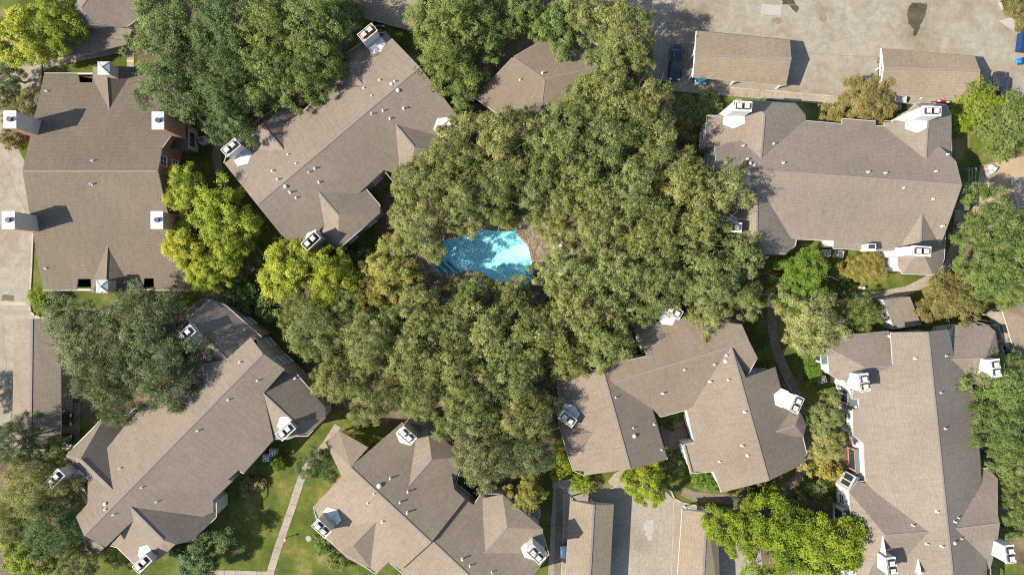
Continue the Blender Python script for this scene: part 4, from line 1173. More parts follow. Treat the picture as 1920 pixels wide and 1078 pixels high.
carport("carport beside the pale blue car at the bottom edge", (1069, 938), (1055, 1150), (1140, 1150), (1151, 946), (1113.5, 946), (1102, 1150), ze, zr_ + 0.1,
        [(1070, 930, (0, .5)), (1068, 1000, (.8, 0)), (1066, 1070, (.8, 0)), (1108, 935, (0, .5)), (1106, 1070, (.8, 0))], [gable_pts((1069, 938), (1151, 946), (1113.5, 946))])
carport("carport at the bottom edge beside the lime green tree", (1279, 955), (1265, 1150), (1352, 1150), (1345, 960), (1325, 961), (1315, 1150), ze, zr_,
        [(1283, 948, (0, .5)), (1276, 1010, (.8, 0)), (1272, 1075, (.8, 0)), (1316, 950, (0, .5))], [gable_pts((1279, 955), (1345, 960), (1325, 961))])
carport("carport roof cut off by the top edge", (652, -95), (800, -95), (778, 60), (682, 34), (665, -38), (800, -25), ze, zr_, [(700, 38, (0, .6)), (765, 58, (0, .6))])

# ------------------------------------------------------------------ cars
def loft(mb, stations, n=16, m=0, ex=3.2):
    """stations: (y, half width, z bottom, z top); superellipse rings"""
    k0 = len(mb.v)
    for (y, w, zb, zt) in stations:
        zc, hz = (zb + zt) / 2, (zt - zb) / 2
        for i in range(n):
            t = 2 * math.pi * (i + 0.5) / n; c, s = math.cos(t), math.sin(t)
            mb.v.append(Vector((w * math.copysign(abs(c) ** (2 / ex), c), y, zc + hz * math.copysign(abs(s) ** (2 / ex), s))))
    for a in range(len(stations) - 1):
        for i in range(n):
            j = (i + 1) % n
            mb.f.append([k0 + a * n + i, k0 + a * n + j, k0 + (a + 1) * n + j, k0 + (a + 1) * n + i]); mb.m.append(m)
    mb.f.append([k0 + i for i in range(n)]); mb.m.append(m)
    q = k0 + (len(stations) - 1) * n; mb.f.append([q + i for i in range(n)][::-1]); mb.m.append(m)

def car(label, px, head, paintm, L=4.7, W=1.82, Hc=1.45, pickup=False, name="parked_car"):
    """head: image direction the nose points to"""
    c = P(px[0], px[1], 0.8); root = empty(name, (c.x, c.y, 0.01), math.atan2(-head[1], head[0]) - math.pi / 2)
    tag(root, label, "car", "parked cars")
    hw, hl = W / 2, L / 2; belt = 0.92
    mb = MB()
    loft(mb, [(-hl, hw * .72, .38, .80), (-hl + .12, hw * .9, .28, .90), (-hl + .55, hw * .99, .22, belt + .02), (0, hw, .2, belt), (hl - 1.1, hw * .99, .22, belt - .05), (hl - .45, hw * .93, .26, belt - .13), (hl - .1, hw * .8, .32, .70), (hl, hw * .62, .40, .62)])
    mb.build("body", M[paintm], root, True)
    for sx in (-1, 1):
        for sy in (-1, 1):
            y = sy * L * .31; mb = MB(); mb.tube((sx * (hw - .23), y, .33), (sx * (hw + .01), y, .33), .33, .33, 16)
            wh = mb.build("wheel", M['tyre'], root); mb = MB(); mb.tube((sx * (hw - .05), y, .33), (sx * (hw + .02), y, .33), .2, .2, 12); mb.build("rim", M['rim'], wh)
    fy, ry = L * .20, (-L * .36 if not pickup else -L * .08)
    ft, rt = fy - .75, ry + (.55 if not pickup else .2)
    bw, tw = hw * .90, hw * .68
    zt = Hc if not pickup else Hc + .25
    b = [Vector((-bw, ry, belt - .03)), Vector((bw, ry, belt - .03)), Vector((bw, fy, belt - .06)), Vector((-bw, fy, belt - .06))]
    t = [Vector((-tw, rt, zt - .04)), Vector((tw, rt, zt - .04)), Vector((tw, ft, zt - .03)), Vector((-tw, ft, zt - .03))]
    mb = MB(); mb.poly([b[3], b[2], t[2], t[3]][::-1][::-1]); mb.build("windshield", M['glass'], root)
    mb = MB(); mb.poly([b[1], b[0], t[0], t[1]]); mb.build("rear_window", M['glass'], root)
    for q in ((b[0], b[3], t[3], t[0]), (b[2], b[1], t[1], t[2])):
        mb = MB(); mb.poly(list(q)); mb.build("side_window", M['glass'], root)
    for i in range(4):
        mb = MB(); mb.beam(b[i] + Vector((0, 0, 0)), t[i], .08, .08); mb.build("pillar", M[paintm], root)
    mb = MB(); loft(mb, [(rt - .08, tw * .82, zt - .07, zt - .01), (rt + .15, tw * 1.03, zt - .09, zt + .03), ((rt + ft) / 2, tw * 1.06, zt - .09, zt + .06), (ft - .1, tw * 1.03, zt - .09, zt + .03), (ft + .05, tw * .86, zt - .07, zt - .01)], 12)
    mb.build("roof_panel", M[paintm], root, True)
    mb = MB(); mb.box((0, (fy + hl) / 2 - .1, belt - .045), (W * .72, hl - fy - .35, .05)); mb.build("hood", M[paintm], root)
    if pickup:
        mb = MB(); mb.box((0, (-hl + ry) / 2, belt + .02), (W * .8, ry + hl - .3, .05)); mb.build("bed_cover", M['dark_metal'], root)
    for sx in (-1, 1):
        mb = MB(); mb.box((sx * hw * .62, hl - .14, .66), (.36, .2, .12)); mb.build("headlight", M['lamp_clear'], root)
        mb = MB(); mb.box((sx * hw * .66, -hl + .07, .76), (.3, .12, .12)); mb.build("taillight", M['lamp_red'], root)
        mb = MB(); mb.box((sx * (hw + .06), fy - .25, belt + .06), (.2, .14, .13)); mb.build("mirror", M[paintm], root)
    return root
car("black car parked in the open beside the carport", (1268, 117), (-6, 66), 'p_black', 4.75)
car("blue car with its nose sticking out below the carport", (1316, 125), (-5, 66), 'p_blue')
car("dark car under the olive oak beside the black car", (1187, 108), (-4, 66), 'p_dark')
car("silver car with its nose sticking out below the carport", (1692, 159), (-5, 66), 'p_silver')
car("red pickup whose nose shows below the carport", (1775, 152), (-9, 66), 'p_red', 5.7, 1.95, 1.5, True)
car("dark car behind the white gable truss of the carport", (1662, 133), (-5, 66), 'p_dark')
car("dark car half hidden by the bright juniper", (1874, 168), (-6, 66), 'p_dark')
car("pale blue car with its nose sticking out beside the carport", (1083, 1034), (-66, 3), 'p_pale', 4.6)
car("black car under the long carport, the upper of two", (100, 786), (66, 1), 'p_black')
car("black car under the long carport, the lower of two", (100, 826), (66, 1), 'p_dark')
car("dark car under the carport at the top edge", (708, 18), (4, 66), 'p_black')

# ------------------------------------------------------------------ yard things
def ac_unit(label, px):
    g = P(*px); root = empty("air_conditioner", (g.x, g.y, 0.0), random.uniform(-.3, .3)); tag(root, label, "air conditioner", "air conditioner units")
    mb = MB(); mb.box((0, 0, 0.05), (1.05, 1.05, 0.1)); mb.build("pad", M['kerb'], root)
    mb = MB(); mb.box((0, 0, 0.5), (0.86, 0.86, 0.8)); ca = mb.build("casing", M['ac'], root)
    mb = MB(); mb.tube((0, 0, 0.90), (0, 0, 0.915), 0.34, 0.34, 20); mb.build("fan_opening", M['flue_dark'], ca)
    mb = MB()
    for k in range(4):
        t = k * math.pi / 2 + .3; mb.beam((0.06 * math.cos(t), 0.06 * math.sin(t), .93), (.3 * math.cos(t), .3 * math.sin(t), .93), .14, .02)
    mb.tube((0, 0, .91), (0, 0, .95), .09, .09, 10); mb.build("fan", M['rim'], ca)
    mb = MB()
    for r_ in (0.36,):
        for i in range(20):
            a, b = 2 * math.pi * i / 20, 2 * math.pi * (i + 1) / 20
            mb.beam((r_ * math.cos(a), r_ * math.sin(a), .95), (r_ * math.cos(b), r_ * math.sin(b), .95), .05, .05)
    mb.build("guard_ring", M['ac'], ca)
ac_unit("air conditioner nearest the tan wall recess, left of a pair", (1546, 475))
ac_unit("air conditioner right of a pair below the grey-brown eave", (1570, 477))
ac_unit("lower air conditioner of the pair beside the yellow-green bush", (503, 856))
ac_unit("upper air conditioner of the pair beside the yellow-green bush", (515, 846))
ac_unit("lone air conditioner on the shaded lawn beside the brick chimney", (384, 265))
ac_unit("round-topped air conditioner below the clipped hedge", (1538, 710))
ac_unit("air conditioner beside the golden olive tree", (1006, 960))

# dumpster and bin
g = P(1917, 84); sk = empty("dumpster", (g.x, g.y, 0), -0.12); tag(sk, "navy blue dumpster with a dark lid at the right edge", "dumpster")
mb = MB(); mb.box((0, 0, .75), (2.0, 2.4, 1.1)); mb.build("container", M['skip_blue'], sk)
for sx, sy, w, l in ((-1, 0, .12, 2.5), (1, 0, .12, 2.5), (0, -1, 2.1, .12), (0, 1, 2.1, .12)):
    mb = MB(); mb.box((sx * 1.0, sy * 1.2, 1.33), (w, l, .12)); mb.build("rim", M['skip_blue'], sk)
mb = MB(); mb.box((.4, .15, 1.43), (1.2, 1.9, .05)); mb.build("lid", M['dark_metal'], sk)
mb = MB(); mb.poly([(-.7, -.55, 1.33), (-.25, -.45, 1.33), (-.25, .45, 1.33), (-.6, .35, 1.33)]); mb.build("cardboard", M['plastic_white'], sk)
for sx in (-1, 1):
    for sy in (-1, 1):
        mb = MB(); mb.tube((sx * .8 - .05, sy * 1.0, .1), (sx * .8 + .05, sy * 1.0, .1), .1, .1, 10); mb.build("caster", M['tyre'], sk)
g = P(1908, 118); bn = empty("wheeled_bin", (g.x, g.y, 0), 0.1); tag(bn, "bright blue wheeled bin with an open lid beside the dumpster", "bin")
mb = MB(); mb.box((.2, 0, .55), (.62, .66, .95), 0, 0, 1.12); mb.build("body", M['skip_blue'], bn)
mb = MB(); mb.box((.2, 0, 1.05), (.5, .5, .03)); mb.build("opening", M['flue_dark'], bn)
mb = MB(); loft(mb, [(-.32, .2, .94, 1.0), (-.3, .36, .9, 1.06), (.3, .36, .9, 1.06), (.32, .2, .94, 1.0)], 10)
for v_ in mb.v: v_.x -= .52; v_.z += -.25 * (-.2 - v_.x)
mb.build("lid", M['bin_blue'], bn, True)
for sy in (-1, 1):
    mb = MB(); mb.tube((.5, sy * .28, .1), (.5, sy * .34, .1), .1, .1, 12); mb.build("wheel", M['tyre'], bn)

def chair(label, px, rz, mat):
    g = P(*px); r = empty("garden_chair", (g.x, g.y, 0), rz); tag(r, label, "chair", "garden chairs on the sand")
    mb = MB(); mb.box((0, 0, .4), (.55, .55, .05)); mb.build("seat", mat, r)
    mb = MB(); mb.poly([(-.28, -.27, .42), (.28, -.27, .42), (.26, -.5, .95), (-.26, -.5, .95)]); mb.poly([(-.28, -.3, .42), (-.26, -.53, .95), (.26, -.53, .95), (.28, -.3, .42)]); mb.build("backrest", mat, r)
    for sx in (-1, 1):
        mb = MB(); mb.beam((sx * .3, -.35, .62), (sx * .3, .25, .62), .07, .04); mb.build("armrest", mat, r)
        for sy in (-1, 1):
            mb = MB(); mb.beam((sx * .26, sy * .26, 0), (sx * .26, sy * .24, .4 if sy < 0 else .62), .05, .05); mb.build("leg", mat, r)
chair("white chair on the sand next to the timber edging", (1853, 316), 1.0, M['plastic_white'])
chair("grey chair on the sand between two white ones", (1848, 327), 2.2, M['plastic_grey'])
chair("white chair on the sand at the edge of the bushes", (1847, 354), 0.4, M['plastic_white'])
g = P(1048, 459); tb = empty("patio_table", (g.x, g.y, 0)); tag(tb, "round white patio table on the deck beside the pool", "table")
mb = MB(); mb.tube((0, 0, .70), (0, 0, .74), .55, .55, 24); mb.build("table_top", M['plastic_white'], tb)
mb = MB(); mb.tube((0, 0, 0), (0, 0, .7), .05, .05, 10); mb.build("pedestal", M['plastic_white'], tb)
for k in range(3):
    t = k * 2.094; mb = MB(); mb.beam((0, 0, .05), (.4 * math.cos(t), .4 * math.sin(t), .02), .06, .04); mb.build("foot", M['plastic_white'], tb)
g = P(540, 1006); lp = empty("path_light", (g.x, g.y, 0)); tag(lp, "small path light standing beside the straight pale footpath", "light")
mb = MB(); mb.tube((0, 0, 0), (0, 0, 1.0), .04, .04, 8); mb.build("post", M['dark_metal'], lp)
mb = MB(); mb.tube((0, 0, 1.0), (0, 0, 1.16), .1, .1, 10); mb.tube((0, 0, 1.16), (0, 0, 1.26), .17, .04, 10); mb.build("lantern", M['vent'], lp)
g = P(579, 1009); uc = empty("utility_cover", (g.x, g.y, 0)); tag(uc, "pale round utility cover set in the patchy lawn", "utility cover")
mb = MB(); mb.tube((0, 0, 0), (0, 0, .08), .42, .4, 16); mb.build("collar", M['kerb'], uc)
mb = MB(); mb.tube((0, 0, .08), (0, 0, .1), .32, .32, 16); mb.build("lid", M['patch'], uc)
for lab, px in (("left of two white utility pedestals on the sunny lawn", (1608, 539)), ("right of two white utility pedestals on the sunny lawn", (1615, 540))):
    g = P(*px); uc = empty("utility_pedestal", (g.x, g.y, 0)); tag(uc, lab, "utility box", "utility pedestals")
    mb = MB(); mb.box((0, 0, .35), (.3, .3, .7), 0, 0, .9); mb.build("housing", M['vent'], uc)
    mb = MB(); mb.box((0, 0, .73), (.34, .34, .06), 0, 0, .7); mb.build("cap", M['vent'], uc)

# ------------------------------------------------------------------ trees and shrubs
def crown_mesh(name, R, Hc, ncl, ntw, nlf, leaf, asp, seed, clr=(0.16, 0.26), lobes=0.16, flat=0.62, tuft=0.13):
    """a crown of leaf sprays: clumps spread through a lumpy dome, each clump a burst of twigs carrying single leaves.
    R radius, Hc height of the dome; origin at the centre of the dome's base"""
    r = np.random.default_rng(seed)
    ph = r.uniform(0, 6.283, 4); am = r.uniform(0.4, 1.0, 4) * lobes
    C, RC = [], []
    tries = 0
    while len(C) < ncl and tries < ncl * 40:
        tries += 1
        th = r.uniform(0, 6.283); q = math.sqrt(r.uniform(0.0, 1.0))
        lim = R * (1 + sum(am[k] * math.sin((k + 2) * th + ph[k]) for k in range(4)))
        rc = R * r.uniform(*clr) * (1.0 - 0.25 * q)
        rad = max(0.0, lim - rc * 0.8) * q
        dome = math.sqrt(max(0.0, 1 - (0.93 * q) ** 2))
        z = Hc * dome * r.uniform(0.5, 1.0) - Hc * 0.10 * r.uniform(0, 1)
        if r.uniform() < 0.28: z = Hc * dome * r.uniform(0.05, 0.6)
        p = np.array([rad * math.cos(th), rad * math.sin(th), z])
        ok = True
        for c, rr in zip(C, RC):
            if np.linalg.norm((c - p) * np.array([1, 1, 1.2])) < 0.52 * min(rr, rc) + 0.25 * max(rr, rc): ok = False; break
        if ok or tries > ncl * 25: C.append(p); RC.append(rc)
    pos_, nor, ton = [], [], []
    for c, rc in zip(C, RC):
        tone = r.normal(0.42, 0.13)
        outw = np.array([c[0], c[1], 0.0]) / (R + 1e-6)
        d = r.normal(0, 1, (ntw, 3)); d[:, 2] = np.abs(d[:, 2]) * 0.8 - 0.12
        d += outw * 0.6
        d /= np.linalg.norm(d, axis=1, keepdims=True)
        ln = rc * r.uniform(0.5, 1.0, ntw) * np.where(r.uniform(0, 1, ntw) < 0.15, 1.35, 1.0)
        tip = c + d * ln[:, None] * np.array([1, 1, flat / 0.62])
        # most leaves crowd the twig's tip as a tuft, the rest trail back along it
        back = np.where(r.uniform(0, 1, (ntw, nlf)) < 0.72, np.abs(r.normal(0, 0.10, (ntw, nlf))), r.uniform(0.1, 0.9, (ntw, nlf)))
        pts = tip[:, None, :] - d[:, None, :] * (back * ln[:, None])[:, :, None]
        pts = pts + r.normal(0, tuft, pts.shape) * np.array([1, 1, 0.7])
        nn = d[:, None, :] * 0.45 + np.array([-0.12, -0.04, 0.95]) + r.normal(0, 0.40, pts.shape)
        pos_.append(pts.reshape(-1, 3)); nor.append(nn.reshape(-1, 3))
        tw = r.normal(0, 0.10, ntw)[:, None] + r.normal(0, 0.08, (ntw, nlf)) + tone
        ton.append(tw.reshape(-1))
    p = np.concatenate(pos_); n = np.concatenate(nor); tn = np.clip(np.concatenate(ton), 0.0, 0.95)
    keep = p[:, 2] > -Hc * 0.25
    p, n, tn = p[keep], n[keep], tn[keep]
    n /= np.linalg.norm(n, axis=1, keepdims=True)
    K = len(p)
    a = r.normal(0, 1, (K, 3)); a -= n * np.sum(a * n, axis=1, keepdims=True); a /= np.linalg.norm(a, axis=1, keepdims=True)
    b = np.cross(n, a)
    s = leaf * r.uniform(0.65, 1.35, K)[:, None]
    v = np.stack([p - a * s, p + b * s * asp, p + a * s, p - b * s * asp], axis=1).reshape(-1, 3)
    # leaves cup a little so that they do not catch the light as one flat plate
    v[1::4] += n * s * 0.18; v[3::4] += n * s * 0.18
    me = bpy.data.meshes.new(name)
    me.vertices.add(K * 4); me.vertices.foreach_set("co", v.astype(np.float32).ravel())
    me.loops.add(K * 4); me.loops.foreach_set("vertex_index", np.arange(K * 4, dtype=np.int32))
    me.polygons.add(K); me.polygons.foreach_set("loop_start", np.arange(0, K * 4, 4, dtype=np.int32))
    me.polygons.foreach_set("loop_total", np.full(K, 4, dtype=np.int32))
    me.update(calc_edges=True)
    at = me.attributes.new("tone", 'FLOAT', 'FACE'); at.data.foreach_set("value", tn.astype(np.float32))
    me.materials.append(M['leaf_oak'])
    return me

def trunk_mesh(name, hgt, rad, R, seed, nl=6):
    """tapered trunk with forking limbs; crown base at hgt"""
    r = random.Random(seed); mb = MB()
    a = Vector((0, 0, -0.1)); rr = rad; p = a
    for k in range(3):
        q = Vector((r.uniform(-.2, .2), r.uniform(-.2, .2), hgt * (k + 1) / 3)); mb.tube(p, q, rr * (1.3 if k == 0 else 1), rr * .85, 9, cap=False); p = q; rr *= .85
    for i in range(nl):
        t = 2 * math.pi * i / nl + r.uniform(-.4, .4); ln = R * r.uniform(.55, .85); s = p - Vector((0, 0, r.uniform(0, hgt * .25))); rad_ = rr * r.uniform(.45, .65)
        for k in range(3):
            e = s + Vector((math.cos(t) * ln / 3, math.sin(t) * ln / 3, R * r.uniform(.12, .26))); mb.tube(s, e, rad_, rad_ * .68, 6, cap=False)
            t2 = t + r.choice((-1, 1)) * r.uniform(.5, .9); e2 = e + Vector((math.cos(t2) * ln * .3, math.sin(t2) * ln * .3, R * r.uniform(.1, .22))); mb.tube(e, e2, rad_ * .5, rad_ * .2, 5, cap=False)
            s, rad_, t = e, rad_ * .68, t + r.uniform(-.35, .35)
    me = bpy.data.meshes.new(name); me.from_pydata([tuple(v) for v in mb.v], [], mb.f); me.materials.append(M['bark'])
    return me

PROTO = {}
for i in range(6): PROTO['oak', i] = crown_mesh("oak_crown", 6.0, 5.2, 104, 27, 14, 0.094, 0.5, 100 + i, (0.14, 0.27), 0.19, tuft=0.14)
for i in range(4): PROTO['fine', i] = crown_mesh("fine_crown", 6.0, 4.9, 96, 32, 14, 0.090, 0.42, 200 + i, (0.16, 0.28), 0.17, tuft=0.13)
for i in range(3): PROTO['broad', i] = crown_mesh("broad_crown", 5.0, 4.2, 96, 26, 15, 0.095, 0.65, 300 + i, (0.14, 0.26), 0.20, tuft=0.17)
for i in range(3): PROTO['shrub', i] = crown_mesh("shrub_crown", 2.5, 2.0, 36, 18, 13, 0.075, 0.6, 400 + i, (0.2, 0.34), 0.18, tuft=0.09)
for i in range(2): PROTO['spiky', i] = crown_mesh("spiky_crown", 4.0, 3.0, 48, 30, 16, 0.085, 0.4, 500 + i, (0.26, 0.42), 0.22, tuft=0.07)
NPROTO = {'oak': 6, 'fine': 4, 'broad': 3, 'shrub': 3, 'spiky': 2}
PR = {'oak': 6.0, 'fine': 6.0, 'broad': 5.0, 'shrub': 2.5, 'spiky': 4.0}
PH = {'oak': 5.2, 'fine': 4.8, 'broad': 4.6, 'shrub': 2.0, 'spiky': 3.0}
TR = [trunk_mesh("trunk", 4.0, 0.32, 6.0, 40 + i) for i in range(4)]
TS = [trunk_mesh("stem", 0.5, 0.07, 2.2, 60 + i, 7) for i in range(2)]
_cnt = {}
def plant(shape, leafm, x, y, r, top, label, group=None, name=None, cat=None, base=None):
    """x, y, r: centre and radius of the crown in photo pixels; top: height of the crown top in metres"""
    k = _cnt.get(shape, 0); _cnt[shape] = k + 1
    small = shape == 'shrub' or top < 3.2
    zm = top * 0.72
    c = P(x, y, zm); Rm = r * (H - zm) / F
    s = Rm / PR[shape]
    cb = (top * 0.42 if not small else top * 0.12) if base is None else base
    sz = (top - cb) / PH[shape]
    root = empty(name or ("shrub" if small else "tree"), (c.x, c.y, 0), random.uniform(0, 6.283))
    tag(root, label, cat or ("shrub" if small else "tree"), group)
    tm = (TS if small else TR)[k % (2 if small else 4)]
    t = bpy.data.objects.new("stem" if small else "trunk", tm); link(t, root)
    t.scale = (s * (1.0 if not small else PR[shape] / 2.5), s * (1.0 if not small else PR[shape] / 2.5), (cb + .4) / (0.5 if small else 4.0))
    if not small:
        t.scale = (Rm / 6.0, Rm / 6.0, (cb + 0.6) / 4.0)
    o = bpy.data.objects.new("crown", PROTO[shape, k % NPROTO[shape]]); link(o, root)
    o.location = (0, 0, cb); o.scale = (s, s * random.uniform(.94, 1.06), sz)
    o.material_slots[0].link = 'OBJECT'; o.material_slots[0].material = M[leafm]
    return root

